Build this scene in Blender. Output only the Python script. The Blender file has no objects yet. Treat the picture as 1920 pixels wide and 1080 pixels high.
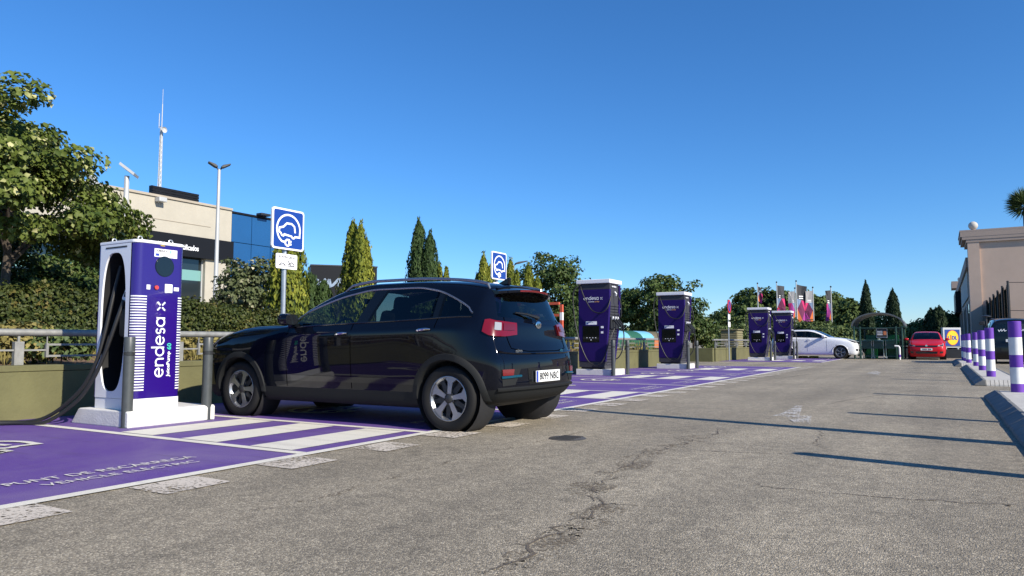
import bpy, bmesh, math, random
import numpy as np
from mathutils import Vector, Matrix
from mathutils.bvhtree import BVHTree
random.seed(7); rng = np.random.default_rng(7)
scene = bpy.context.scene
COL = scene.collection
rad = math.radians
# ------------------------------------------------------------------ camera
FPX, CAMH = 1360.0, 0.88                       # focal length in photo pixels (1920 wide), eye height
PITCH = math.atan(102/FPX); YAW = math.atan(804/math.hypot(FPX, 102))
cam = bpy.data.cameras.new('camera'); camo = bpy.data.objects.new('camera', cam); COL.objects.link(camo)
cam.sensor_width = 36; cam.lens = 36*FPX/1920; cam.clip_start = 0.05; cam.clip_end = 3000
camo.location = (0, 0, CAMH); camo.rotation_euler = (math.pi/2+PITCH, 0, YAW)
scene.camera = camo
# ------------------------------------------------------------------ sky and sun
SUN_EL, SUN_AZ = 31.0, -12.0                    # azimuth counted from +X towards +Y
S = Vector((math.cos(rad(SUN_EL))*math.cos(rad(SUN_AZ)), math.cos(rad(SUN_EL))*math.sin(rad(SUN_AZ)), math.sin(rad(SUN_EL))))
world = bpy.data.worlds.new('World'); scene.world = world; world.use_nodes = True
wn = world.node_tree.nodes; wl = world.node_tree.links
sky = wn.new('ShaderNodeTexSky'); sky.sky_type = 'NISHITA'; sky.sun_disc = False
sky.sun_elevation = rad(SUN_EL); sky.sun_rotation = math.atan2(S.x, S.y)
sky.altitude = 0; sky.air_density = 1.0; sky.dust_density = 0.0; sky.ozone_density = 10.0
bg = wn['Background']; bg.inputs['Strength'].default_value = 0.107
hs = wn.new('ShaderNodeHueSaturation'); hs.inputs['Saturation'].default_value = 1.08
wl.new(sky.outputs['Color'], hs.inputs['Color']); wl.new(hs.outputs['Color'], bg.inputs['Color'])
sl = bpy.data.lights.new('sun', 'SUN'); sl.energy = 4.6; sl.angle = rad(0.53); sl.color = (1.0, 0.92, 0.79)
so = bpy.data.objects.new('sun', sl); COL.objects.link(so); so.rotation_euler = S.to_track_quat('Z', 'Y').to_euler(); so.location = (20, -4, 30)
vs = scene.view_settings; vs.view_transform = 'Standard'; vs.look = 'None'; vs.gamma = 1; vs.use_curve_mapping = False; vs.exposure = 0.65
# ------------------------------------------------------------------ pixel -> place helpers
_f = np.array([-math.sin(YAW)*math.cos(PITCH), math.cos(YAW)*math.cos(PITCH), math.sin(PITCH)])
_r = np.array([math.cos(YAW), math.sin(YAW), 0]); _u = np.cross(_r, _f); _c = np.array([0, 0, CAMH])
def ray(x, y): return _f*FPX+_r*(x-960)-_u*(y-540)
def G(x, y, z=0.0):
    d = ray(x, y); return _c+d*((z-CAMH)/d[2])
def onX(x, y, X):
    d = ray(x, y); return _c+d*(X/d[0])
def onY(x, y, Y):
    d = ray(x, y); return _c+d*(Y/d[1])
# ------------------------------------------------------------------ materials
MATS = {}
def M(name, col, rough=0.5, metal=0.0, coat=0.0, var=None, bump=None, spec=None, emit=None, var2=None, trans=0.0):
    """plain principled paint; var=(scale, amount) mottles the colour, bump=(scale, strength) gives fine relief"""
    m = bpy.data.materials.new(name); m.use_nodes = True; nt = m.node_tree; b = nt.nodes['Principled BSDF']
    b.inputs['Base Color'].default_value = (*col, 1); b.inputs['Roughness'].default_value = rough
    b.inputs['Metallic'].default_value = metal; b.inputs['Coat Weight'].default_value = coat; b.inputs['Coat Roughness'].default_value = 0.03
    if spec is not None: b.inputs['Specular IOR Level'].default_value = spec
    tc = None
    if var or bump: tc = nt.nodes.new('ShaderNodeNewGeometry')
    if var:
        n = nt.nodes.new('ShaderNodeTexNoise'); n.inputs['Scale'].default_value = var[0]; n.inputs['Detail'].default_value = 6; n.inputs['Roughness'].default_value = 0.65
        nt.links.new(tc.outputs['Position'], n.inputs['Vector'])
        r = nt.nodes.new('ShaderNodeValToRGB'); a = var[1]
        r.color_ramp.elements[0].position = 0.3; r.color_ramp.elements[1].position = 0.7
        lo = [c*(1-a) for c in col] if not var2 else var2
        r.color_ramp.elements[0].color = (*lo, 1); r.color_ramp.elements[1].color = (*[min(1, c*(1+a)) for c in col], 1)
        nt.links.new(n.outputs['Fac'], r.inputs['Fac']); nt.links.new(r.outputs['Color'], b.inputs['Base Color'])
    if bump:
        n2 = nt.nodes.new('ShaderNodeTexNoise'); n2.inputs['Scale'].default_value = bump[0]; n2.inputs['Detail'].default_value = 4
        nt.links.new(tc.outputs['Position'], n2.inputs['Vector'])
        bp = nt.nodes.new('ShaderNodeBump'); bp.inputs['Strength'].default_value = bump[1]; bp.inputs['Distance'].default_value = 0.01
        nt.links.new(n2.outputs['Fac'], bp.inputs['Height']); nt.links.new(bp.outputs['Normal'], b.inputs['Normal'])
    if emit:
        b.inputs['Emission Color'].default_value = (*emit[0], 1); b.inputs['Emission Strength'].default_value = emit[1]
    MATS[name] = m; return m
def glass_mat(name, tint, rough=0.0):
    m = bpy.data.materials.new(name); m.use_nodes = True; nt = m.node_tree; nt.nodes.clear()
    o = nt.nodes.new('ShaderNodeOutputMaterial'); t = nt.nodes.new('ShaderNodeBsdfTransparent'); g = nt.nodes.new('ShaderNodeBsdfGlossy')
    t.inputs['Color'].default_value = (*tint, 1); g.inputs['Roughness'].default_value = rough; g.inputs['Color'].default_value = (1, 1, 1, 1)
    fr = nt.nodes.new('ShaderNodeFresnel'); fr.inputs['IOR'].default_value = 1.5; mx = nt.nodes.new('ShaderNodeMixShader')
    geo = nt.nodes.new('ShaderNodeNewGeometry'); ma = nt.nodes.new('ShaderNodeMath'); ma.operation = 'MULTIPLY_ADD'; ma.inputs[1].default_value = 1/1.5-1.5; ma.inputs[2].default_value = 1.5
    nt.links.new(geo.outputs['Backfacing'], ma.inputs[0]); nt.links.new(ma.outputs[0], fr.inputs['IOR'])
    nt.links.new(fr.outputs[0], mx.inputs[0]); nt.links.new(t.outputs[0], mx.inputs[1]); nt.links.new(g.outputs[0], mx.inputs[2]); nt.links.new(mx.outputs[0], o.inputs['Surface'])
    MATS[name] = m; return m
def leaf_mat(name, c1, c2, c3=None, transl=0.3, rough=0.55, clump=1.2):
    m = bpy.data.materials.new(name); m.use_nodes = True; nt = m.node_tree; b = nt.nodes['Principled BSDF']; o = nt.nodes['Material Output']
    g = nt.nodes.new('ShaderNodeNewGeometry'); r = nt.nodes.new('ShaderNodeValToRGB')
    n = nt.nodes.new('ShaderNodeTexNoise'); n.inputs['Scale'].default_value = clump; nt.links.new(g.outputs['Position'], n.inputs['Vector'])
    ad = nt.nodes.new('ShaderNodeMath'); ad.operation = 'MULTIPLY_ADD'; ad.inputs[1].default_value = 0.6
    su = nt.nodes.new('ShaderNodeMath'); su.operation = 'MULTIPLY_ADD'; su.inputs[1].default_value = 1.1; su.inputs[2].default_value = -0.35
    nt.links.new(n.outputs['Fac'], su.inputs[0]); nt.links.new(g.outputs['Random Per Island'], ad.inputs[0]); nt.links.new(su.outputs[0], ad.inputs[2])
    r.color_ramp.elements[0].color = (*c1, 1); r.color_ramp.elements[1].color = (*c2, 1); r.color_ramp.elements[0].position = 0.1; r.color_ramp.elements[1].position = 0.75
    if c3:
        e = r.color_ramp.elements.new(0.93); e.color = (*c3, 1)
    nt.links.new(ad.outputs[0], r.inputs['Fac']); nt.links.new(r.outputs['Color'], b.inputs['Base Color'])
    b.inputs['Roughness'].default_value = rough; b.inputs['Specular IOR Level'].default_value = 0.25
    t = nt.nodes.new('ShaderNodeBsdfTranslucent'); nt.links.new(r.outputs['Color'], t.inputs['Color'])
    mx = nt.nodes.new('ShaderNodeMixShader'); mx.inputs[0].default_value = transl
    nt.links.new(b.outputs[0], mx.inputs[1]); nt.links.new(t.outputs[0], mx.inputs[2]); nt.links.new(mx.outputs[0], o.inputs['Surface'])
    MATS[name] = m; return m
# ------------------------------------------------------------------ mesh helpers
class MB:
    def __init__(s): s.v = []; s.f = []
    def add(s, vs, fs):
        b = len(s.v); s.v += [tuple(map(float, p)) for p in vs]; s.f += [tuple(i+b for i in f) for f in fs]; return s
    def box(s, x0, x1, y0, y1, z0, z1):
        return s.add([(x0,y0,z0),(x1,y0,z0),(x1,y1,z0),(x0,y1,z0),(x0,y0,z1),(x1,y0,z1),(x1,y1,z1),(x0,y1,z1)],
                     [(3,2,1,0),(4,5,6,7),(0,1,5,4),(1,2,6,5),(2,3,7,6),(3,0,4,7)])
    def obox(s, c, u, v, w):
        """box from a centre and three half-edge vectors"""
        c, u, v, w = map(np.array, (c, u, v, w)); P = []
        for k in (-1, 1):
            for a, b in ((-1,-1),(1,-1),(1,1),(-1,1)): P.append(c+a*u+b*v+k*w)
        return s.add(P, [(3,2,1,0),(4,5,6,7),(0,1,5,4),(1,2,6,5),(2,3,7,6),(3,0,4,7)])
    def tube(s, pts, r, n=8, caps=True):
        pts = [Vector(p) for p in pts]; m = len(pts); rs = r if hasattr(r, '__len__') else [r]*m
        V = []; up = None
        for i, p in enumerate(pts):
            t = (pts[min(i+1, m-1)]-pts[max(i-1, 0)]).normalized()
            if up is None: up = Vector((0,0,1)) if abs(t.z) < 0.9 else Vector((1,0,0))
            a = (up-t*up.dot(t)).normalized(); b = t.cross(a); up = a
            for k in range(n):
                q = 2*math.pi*k/n; V.append(p+(a*math.cos(q)+b*math.sin(q))*rs[i])
        Fs = [(i*n+k, i*n+(k+1) % n, (i+1)*n+(k+1) % n, (i+1)*n+k) for i in range(m-1) for k in range(n)]
        if caps: Fs += [tuple(range(n))[::-1], tuple((m-1)*n+k for k in range(n))]
        return s.add(V, Fs)
    def lathe(s, prof, o=(0,0,0), ax='z', n=24, a0=0, a1=2*math.pi):
        full = abs(a1-a0-2*math.pi) < 1e-6; k = n if full else n+1; V = []
        for r, h in prof:
            for i in range(k):
                q = a0+(a1-a0)*i/n; c, d = r*math.cos(q), r*math.sin(q)
                V.append({'z': (o[0]+c, o[1]+d, o[2]+h), 'y': (o[0]+d, o[1]+h, o[2]+c), 'x': (o[0]+h, o[1]+c, o[2]+d)}[ax])
        Fs = []
        for j in range(len(prof)-1):
            for i in range(n):
                i2 = (i+1) % k
                Fs.append((j*k+i, j*k+i2, (j+1)*k+i2, (j+1)*k+i))
        return s.add(V, Fs)
    def prism(s, poly, o, u, v, w):
        """2-D outline poly in the frame (o,u,v) pushed along w"""
        o, u, v, w = map(np.array, (o, u, v, w)); n = len(poly)
        A = [o+u*a+v*b for a, b in poly]; B = [p+w for p in A]
        return s.add(A+B, [tuple(range(n))[::-1], tuple(range(n, 2*n))]+[(i, (i+1) % n, n+(i+1) % n, n+i) for i in range(n)])
    def ribbon(s, pts, w, o, u, v, n, h=0.002, closed=False):
        """flat stroke of width w along 2-D points in the frame (o,u,v), lifted by h along n and h thick"""
        pts = [np.array(p, float) for p in pts]; m = len(pts); o, u, v, n = map(np.array, (o, u, v, n)); V = []
        for i, p in enumerate(pts):
            a = pts[(i-1) % m] if (closed or i) else p; b = pts[(i+1) % m] if (closed or i < m-1) else p
            d0 = p-a; d1 = b-p
            d0 = d0/np.linalg.norm(d0) if np.linalg.norm(d0) > 1e-9 else None; d1 = d1/np.linalg.norm(d1) if np.linalg.norm(d1) > 1e-9 else None
            if d0 is None: d0 = d1
            if d1 is None: d1 = d0
            t = d0+d1; t = t/max(np.linalg.norm(t), 1e-6); nn = np.array([-t[1], t[0]]); k = min(1/max(abs(np.dot(nn, [-d1[1], d1[0]])), 0.5), 1.6)
            for sgn in (-1, 1):
                q = p+nn*sgn*w/2*k; V.append(o+u*q[0]+v*q[1]+n*h)
        e = m if closed else m-1
        return s.add(V, [(2*i, 2*((i+1) % m), 2*((i+1) % m)+1, 2*i+1) for i in range(e)])
    def mesh(s, name):
        me = bpy.data.meshes.new(name); me.from_pydata(s.v, [], s.f); me.update(); return me
def link(name, me, mat, parent=None, smooth=False, bevel=0, sharp=None):
    o = bpy.data.objects.new(name, me); COL.objects.link(o)
    if mat is not None and not me.materials: me.materials.append(MATS[mat] if isinstance(mat, str) else mat)
    if smooth:
        me.polygons.foreach_set('use_smooth', [True]*len(me.polygons))
        if sharp: me.set_sharp_from_angle(angle=rad(sharp))
    if parent: o.parent = parent
    if bevel:
        b = o.modifiers.new('bevel', 'BEVEL'); b.width = bevel; b.segments = 2; b.limit_method = 'ANGLE'; b.angle_limit = rad(40)
    return o
def build(name, mb, mat, parent=None, smooth=False, bevel=0, sharp=35):
    return link(name, mb.mesh(name), mat, parent, smooth, bevel, sharp if smooth else None)
def tag(o, label, cat, group=None):
    o['label'] = label; o['category'] = cat
    if group: o['group'] = group
    return o
def thing(name, label, cat, loc=(0,0,0), rotz=0, group=None):
    o = bpy.data.objects.new(name, None); COL.objects.link(o); o.location = loc; o.rotation_euler = (0,0,rotz); o.empty_display_size = 0.2
    return tag(o, label, cat, group)
def struct(name, mb, mat, parent=None, smooth=False):
    o = build(name, mb, mat, parent, smooth)
    if not parent: o['kind'] = 'structure'
    return o
def kids(o): return [c for c in bpy.data.objects if c.parent == o]
def copy_tree(o, parent=None, loc=None, rotz=None, label=None, cmap=None):
    c = o.copy(); COL.objects.link(c); c.parent = parent
    if loc is not None: c.location = loc
    if rotz is not None: c.rotation_euler = (0,0,rotz)
    if label: c['label'] = label
    for ch in cmap.get(o.name, []): copy_tree(ch, c, cmap=cmap)
    return c
def childmap():
    d = {}
    for c in bpy.data.objects:
        if c.parent: d.setdefault(c.parent.name, []).append(c)
    return d
X3, Y3, Z3 = np.array([1.,0,0]), np.array([0,1.,0]), np.array([0,0,1.])
_tc = {}
def text_data(t, bold):
    if (t, bold) not in _tc:
        cu = bpy.data.curves.new('t', 'FONT'); cu.body = t; cu.size = 1; cu.resolution_u = 3; cu.offset = bold
        ob = bpy.data.objects.new('t', cu); COL.objects.link(ob)
        dg = bpy.context.evaluated_depsgraph_get(); me = bpy.data.meshes.new_from_object(ob.evaluated_get(dg))
        V = np.array([v.co[:2] for v in me.vertices]); F = [tuple(p.vertices) for p in me.polygons]
        bpy.data.objects.remove(ob); bpy.data.curves.remove(cu); bpy.data.meshes.remove(me)
        _tc[t, bold] = ((V-V.min(0))/(V.max(0)-V.min(0)), F)
    return _tc[t, bold]
def text(name, t, o, u, v, w, h, mat, parent, lift=0.003, bold=.018):
    """lettering as a thin sheet: lower-left corner o, running along u for w, h tall along v"""
    V, F = text_data(t, bold); o, u, v = map(np.array, (o, u, v)); n = np.cross(u, v)
    mb = MB(); mb.add([o+u*(p[0]*w)+v*(p[1]*h)+n*lift for p in V], F); return build(name, mb, mat, parent)
def arc(cx, cy, r, a0, a1, n=14, ry=None):
    return [(cx+r*math.cos(rad(a0+(a1-a0)*i/n)), cy+(ry or r)*math.sin(rad(a0+(a1-a0)*i/n))) for i in range(n+1)]
def logo_strokes():
    """the rounded wordmark, x-height 1; returns list of strokes and the total advance"""
    Ls = []; x = 0.0
    for ch in 'endesa':
        if ch == 'e': Ls += [arc(x+.5,.5,.44,-2,318,22), [(x+.08,.5),(x+.93,.5)]]; x += 1.14
        if ch == 'n': Ls += [[(x+.1,0),(x+.1,.98)], arc(x+.46,.56,.36,180,0)+[(x+.82,0)]]; x += 1.1
        if ch == 'd': Ls += [arc(x+.5,.5,.44,0,360,22), [(x+.93,0),(x+.93,1.5)]]; x += 1.2
        if ch == 's': Ls += [arc(x+.36,.72,.25,25,260,10)+arc(x+.36,.27,.25,85,-155,10)]; x += .82
        if ch == 'a': Ls += [arc(x+.5,.5,.44,0,360,22), [(x+.93,0),(x+.93,1.0)]]; x += 1.14
    x += .62
    for a in (45, 135, 225, 315):
        c, d = math.cos(rad(a)), math.sin(rad(a)); Ls.append([(x+.45+c*.16,.5+d*.16),(x+.45+c*.62,.5+d*.62)])
    return Ls, x+1.0
def logo(name, o, u, v, w, mat, parent, stroke=0.15, lift=0.004):
    Ls, adv = logo_strokes(); k = w/adv; o, u, v = map(np.array, (o, u, v)); n = np.cross(u, v); mb = MB()
    for i, L in enumerate(Ls): mb.ribbon([(a*k, b*k) for a, b in L], stroke*k, o, u, v, n, lift+0.0004*(i % 3))
    return build(name, mb, mat, parent)
def ev_strokes():
    a = arc(.5,.5,.38,200,-12,22)
    cable = [(.40,.17),(.28,.19),(.19,.27)]+a+[(.87,.34),(.72,.34),(.68,.30),(.63,.30),(.60,.34),(.36,.37),(.33,.33),(.28,.34),(.25,.39),(.19,.43),(.20,.52),(.33,.56),(.44,.66),(.60,.66),(.69,.60),(.72,.44)]
    plug = [(.52,.09),(.45,.09),(.40,.13),(.40,.20),(.45,.24),(.52,.24),(.52,.09)]
    return [cable, plug, [(.52,.20),(.60,.20)], [(.52,.13),(.60,.13)]]
# ------------------------------------------------------------------ palette
def trafficked_paint(name, col, grime, amount):
    """bay paint: dusty mottling, dark tyre scuffs running into the bays (along X) and pin-holes down to the asphalt"""
    m = bpy.data.materials.new(name); m.use_nodes = True; nt = m.node_tree; b = nt.nodes['Principled BSDF']; N = nt.nodes.new; L = nt.links.new
    g = N('ShaderNodeNewGeometry'); b.inputs['Roughness'].default_value = .68
    def noise(sc, det, scale3=None, dist=0):
        n = N('ShaderNodeTexNoise'); n.inputs['Scale'].default_value = sc; n.inputs['Detail'].default_value = det; n.inputs['Roughness'].default_value = .65; n.inputs['Distortion'].default_value = dist
        if scale3:
            mp = N('ShaderNodeMapping'); mp.inputs['Scale'].default_value = scale3; L(g.outputs['Position'], mp.inputs['Vector']); L(mp.outputs[0], n.inputs['Vector'])
        else: L(g.outputs['Position'], n.inputs['Vector'])
        return n.outputs['Fac']
    def ramp(f, a, c, lo, hi):
        r = N('ShaderNodeMapRange'); r.inputs['From Min'].default_value = a; r.inputs['From Max'].default_value = c; r.inputs['To Min'].default_value = lo; r.inputs['To Max'].default_value = hi; L(f, r.inputs['Value']); return r.outputs[0]
    def mix(fac, A, B):
        x = N('ShaderNodeMix'); x.data_type = 'RGBA'; L(fac, x.inputs['Factor'])
        for s_, v in (('A', A), ('B', B)):
            i = [k for k in x.inputs if k.name == s_ and k.type == 'RGBA'][0]
            if isinstance(v, tuple): i.default_value = (*v, 1)
            else: L(v, i)
        return [k for k in x.outputs if k.type == 'RGBA'][0]
    dust = tuple(c*.75+.25*d for c, d in zip(col, (.42,.38,.34)))
    c1 = mix(ramp(noise(.9, 6, None, .5), .42, .72, 0, .75), col, dust)
    c2 = mix(ramp(noise(1.0, 5, (.45,5.5,1)), .56, .74, 0, amount), c1, grime)
    c3 = mix(ramp(noise(70, 3), .68, .74, 0, .8), c2, (.16,.14,.11))
    L(c3, b.inputs['Base Color'])
    bp = N('ShaderNodeBump'); bp.inputs['Strength'].default_value = .6; bp.inputs['Distance'].default_value = .008; L(noise(95, 3), bp.inputs['Height']); L(bp.outputs['Normal'], b.inputs['Normal'])
    MATS[name] = m
trafficked_paint('purple_paint', (.105,.050,.245), (.055,.036,.095), .55)
trafficked_paint('white_road', (.70,.665,.57), (.36,.33,.29), .45)
M('charger_purple', (.019,.0032,.15), .25, coat=.5)
M('charger_violet', (.014,.0035,.085), .5, spec=.25)
M('charger_white', (.72,.73,.76), .35)
M('white_plate', (.8,.8,.8), .4)
M('charger_grey', (.042,.042,.050), .55, spec=.3)
M('black_plastic', (.008,.008,.009), .45)
M('black_gloss', (.004,.005,.006), .08)
M('rubber', (.012,.012,.013), .55)
M('screen_glass', (.006,.012,.02), .06)
M('bollard_grey', (.055,.062,.062), .42, var=(14,.12))
M('bollard_band', (.03,.032,.034), .15)
M('bollard_white', (.75,.75,.74), .5, var=(9,.06))
M('bollard_purple', (.13,.035,.36), .5, var=(9,.1))
M('red_button', (.6,.05,.05), .4)
M('logo_white', (.86,.86,.88), .4)
M('logo_green', (.05,.55,.40), .4)
M('logo_orange', (.75,.40,.10), .4)
M('eu_blue', (.02,.05,.35), .4)
M('ink_grey', (.12,.12,.13), .5)
M('concrete_white', (.62,.61,.58), .75, var=(5,.1), bump=(60,.5))
M('concrete_pale', (.46,.44,.40), .85, var=(6,.14), bump=(60,.5))
M('kerb_grey', (.17,.17,.165), .85, var=(5,.25), bump=(60,.6))
M('olive_wall', (.118,.113,.046), .8, var=(2.2,.16), bump=(35,.35))
M('galv', (.27,.27,.25), .55, .35, var=(12,.2))
M('galv_bright', (.42,.45,.47), .38, .7, var=(10,.12))
M('lamp_grey', (.46,.47,.47), .5, .2)
M('cover_iron', (.085,.078,.068), .6, .2, var=(20,.3))
M('dark_metal', (.02,.021,.023), .45)
M('sign_blue', (.008,.045,.26), .35)
M('sign_white', (.82,.82,.82), .35)
M('sign_red', (.5,.02,.025), .4)
M('cream_render', (.40,.37,.305), .85, var=(.8,.07), bump=(25,.2))
M('cream_band', (.36,.315,.25), .85, var=(.8,.07))
M('blue_panel', (.012,.075,.21), .3, coat=.3, var=(.4,.08))
M('black_fascia', (.007,.008,.011), .5, spec=.2)
M('building_glass', (.012,.02,.024), .05, spec=.8)
M('frosted_teal', (.16,.32,.30), .2)
M('stone_brown', (.50,.38,.30), .85, var=(.7,.06), bump=(18,.25))
M('stone_brown_trim', (.36,.285,.24), .85, var=(.7,.06))
M('roof_grey', (.2,.2,.2), .8)
M('soil', (.16,.10,.06), .95, var=(3,.35), bump=(20,.8))
M('bark', (.07,.055,.042), .9, var=(14,.35), bump=(40,.8))
M('silver_logo', (.45,.47,.5), .3, .8)
M('net_green', (.010,.016,.012), .9, spec=0)
M('yellow_stop', (.6,.42,.02), .55)
# leaves
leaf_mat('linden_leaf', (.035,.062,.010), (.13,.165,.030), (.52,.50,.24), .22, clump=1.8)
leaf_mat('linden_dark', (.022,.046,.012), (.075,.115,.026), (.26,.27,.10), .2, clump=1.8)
leaf_mat('hedge_leaf', (.020,.034,.008), (.066,.082,.018), (.15,.12,.035), .15, clump=2.5)
leaf_mat('gold_conifer', (.06,.09,.012), (.20,.22,.025), (.32,.31,.05), .15, .7, clump=1.6)
leaf_mat('green_conifer', (.016,.04,.012), (.05,.085,.022), None, .12, .7, clump=1.6)
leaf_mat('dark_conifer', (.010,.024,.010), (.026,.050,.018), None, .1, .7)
leaf_mat('pine_needle', (.035,.062,.018), (.10,.14,.035), None, .15, .7)
leaf_mat('flower_leaf', (.06,.085,.03), (.13,.15,.07), (.62,.58,.42), .2, clump=2.5)
leaf_mat('shrub_leaf', (.05,.085,.03), (.13,.17,.055), None, .2)
leaf_mat('dry_grass', (.14,.12,.03), (.30,.25,.09), (.16,.2,.04), .2, .8, clump=2.0)
leaf_mat('palm_leaf', (.02,.05,.012), (.07,.10,.03), None, .15)
# asphalt
def asphalt_mat():
    m = bpy.data.materials.new('asphalt'); m.use_nodes = True; nt = m.node_tree; b = nt.nodes['Principled BSDF']; N = nt.nodes.new; L = nt.links.new
    g = N('ShaderNodeNewGeometry')
    vo = N('ShaderNodeTexVoronoi'); vo.inputs['Scale'].default_value = 135; L(g.outputs['Position'], vo.inputs['Vector'])
    sep = N('ShaderNodeSeparateColor'); L(vo.outputs['Color'], sep.inputs[0])
    r1 = N('ShaderNodeValToRGB'); r1.color_ramp.elements[0].color = (.172,.147,.108,1); r1.color_ramp.elements[1].color = (.53,.46,.345,1); r1.color_ramp.elements[0].position = .1
    e = r1.color_ramp.elements.new(.72); e.color = (.32,.275,.198,1)
    L(sep.outputs[0], r1.inputs['Fac'])
    # broad stains and wheel-worn patches
    n1 = N('ShaderNodeTexNoise'); n1.inputs['Scale'].default_value = .55; n1.inputs['Detail'].default_value = 7; n1.inputs['Roughness'].default_value = .62; n1.inputs['Distortion'].default_value = .4
    L(g.outputs['Position'], n1.inputs['Vector'])
    mp = N('ShaderNodeMapRange'); mp.inputs['From Min'].default_value = .3; mp.inputs['From Max'].default_value = .72; mp.inputs['To Min'].default_value = .74; mp.inputs['To Max'].default_value = 1.14
    L(n1.outputs['Fac'], mp.inputs['Value'])
    n2 = N('ShaderNodeTexNoise'); n2.inputs['Scale'].default_value = 9; n2.inputs['Detail'].default_value = 5; L(g.outputs['Position'], n2.inputs['Vector'])
    mp2 = N('ShaderNodeMapRange'); mp2.inputs['From Min'].default_value = .3; mp2.inputs['From Max'].default_value = .7; mp2.inputs['To Min'].default_value = .82; mp2.inputs['To Max'].default_value = 1.16
    L(n2.outputs['Fac'], mp2.inputs['Value'])
    mpg = N('ShaderNodeMapping'); mpg.inputs['Scale'].default_value = (1.5,.05,1); L(g.outputs['Position'], mpg.inputs['Vector'])      # wheel-polished lanes along the drive
    n4 = N('ShaderNodeTexNoise'); n4.inputs['Scale'].default_value = 1; n4.inputs['Detail'].default_value = 5; L(mpg.outputs[0], n4.inputs['Vector'])
    mp4 = N('ShaderNodeMapRange'); mp4.inputs['From Min'].default_value = .35; mp4.inputs['From Max'].default_value = .68; mp4.inputs['To Min'].default_value = .84; mp4.inputs['To Max'].default_value = 1.12; L(n4.outputs['Fac'], mp4.inputs['Value'])
    n5 = N('ShaderNodeTexNoise'); n5.inputs['Scale'].default_value = 1.7; n5.inputs['Detail'].default_value = 3; n5.inputs['Distortion'].default_value = .8; L(g.outputs['Position'], n5.inputs['Vector'])
    mp5 = N('ShaderNodeMapRange'); mp5.inputs['From Min'].default_value = .66; mp5.inputs['From Max'].default_value = .76; mp5.inputs['To Min'].default_value = 1.0; mp5.inputs['To Max'].default_value = .72; L(n5.outputs['Fac'], mp5.inputs['Value'])  # oil drips
    ma = N('ShaderNodeMath'); ma.operation = 'MULTIPLY'; L(mp.outputs[0], ma.inputs[0]); L(mp2.outputs[0], ma.inputs[1])
    mb_ = N('ShaderNodeMath'); mb_.operation = 'MULTIPLY'; L(mp4.outputs[0], mb_.inputs[0]); L(mp5.outputs[0], mb_.inputs[1])
    mu = N('ShaderNodeMath'); mu.operation = 'MULTIPLY'; L(ma.outputs[0], mu.inputs[0]); L(mb_.outputs[0], mu.inputs[1])
    mx = N('ShaderNodeVectorMath'); mx.operation = 'SCALE'; L(r1.outputs['Color'], mx.inputs[0]); L(mu.outputs[0], mx.inputs['Scale'])
    L(mx.outputs[0], b.inputs['Base Color']); b.inputs['Roughness'].default_value = .82
    bp = N('ShaderNodeBump'); bp.inputs['Strength'].default_value = .75; bp.inputs['Distance'].default_value = .006
    L(vo.outputs['Distance'], bp.inputs['Height']); bp.invert = True; L(bp.outputs['Normal'], b.inputs['Normal'])
    MATS['asphalt'] = m
asphalt_mat()
def worn_paint(name, col, cover):
    """old road paint: worn through in spots where the asphalt shows"""
    m = bpy.data.materials.new(name); m.use_nodes = True; nt = m.node_tree; b = nt.nodes['Principled BSDF']; o = nt.nodes['Material Output']; N = nt.nodes.new; L = nt.links.new
    g = N('ShaderNodeNewGeometry'); b.inputs['Base Color'].default_value = (*col, 1); b.inputs['Roughness'].default_value = .75
    n = N('ShaderNodeTexNoise'); n.inputs['Scale'].default_value = 38; n.inputs['Detail'].default_value = 5; n.inputs['Roughness'].default_value = .75; L(g.outputs['Position'], n.inputs['Vector'])
    n3 = N('ShaderNodeTexNoise'); n3.inputs['Scale'].default_value = 3.5; L(g.outputs['Position'], n3.inputs['Vector'])
    ad = N('ShaderNodeMath'); ad.operation = 'MULTIPLY_ADD'; ad.inputs[1].default_value = .35; L(n3.outputs['Fac'], ad.inputs[0]); L(n.outputs['Fac'], ad.inputs[2])
    r = N('ShaderNodeMapRange'); r.inputs['From Min'].default_value = cover-.03; r.inputs['From Max'].default_value = cover+.03; L(ad.outputs[0], r.inputs['Value'])
    t = N('ShaderNodeBsdfTransparent'); mx = N('ShaderNodeMixShader'); L(r.outputs[0], mx.inputs[0]); L(t.outputs[0], mx.inputs[1]); L(b.outputs[0], mx.inputs[2]); L(mx.outputs[0], o.inputs['Surface'])
    MATS[name] = m
worn_paint('worn_white', (.55,.49,.41), .635)
worn_paint('faded_white', (.55,.53,.50), .70)
worn_paint('crack_dark', (.125,.10,.072), .64)
worn_paint('stain_dark', (.17,.138,.095), .75)
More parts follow.
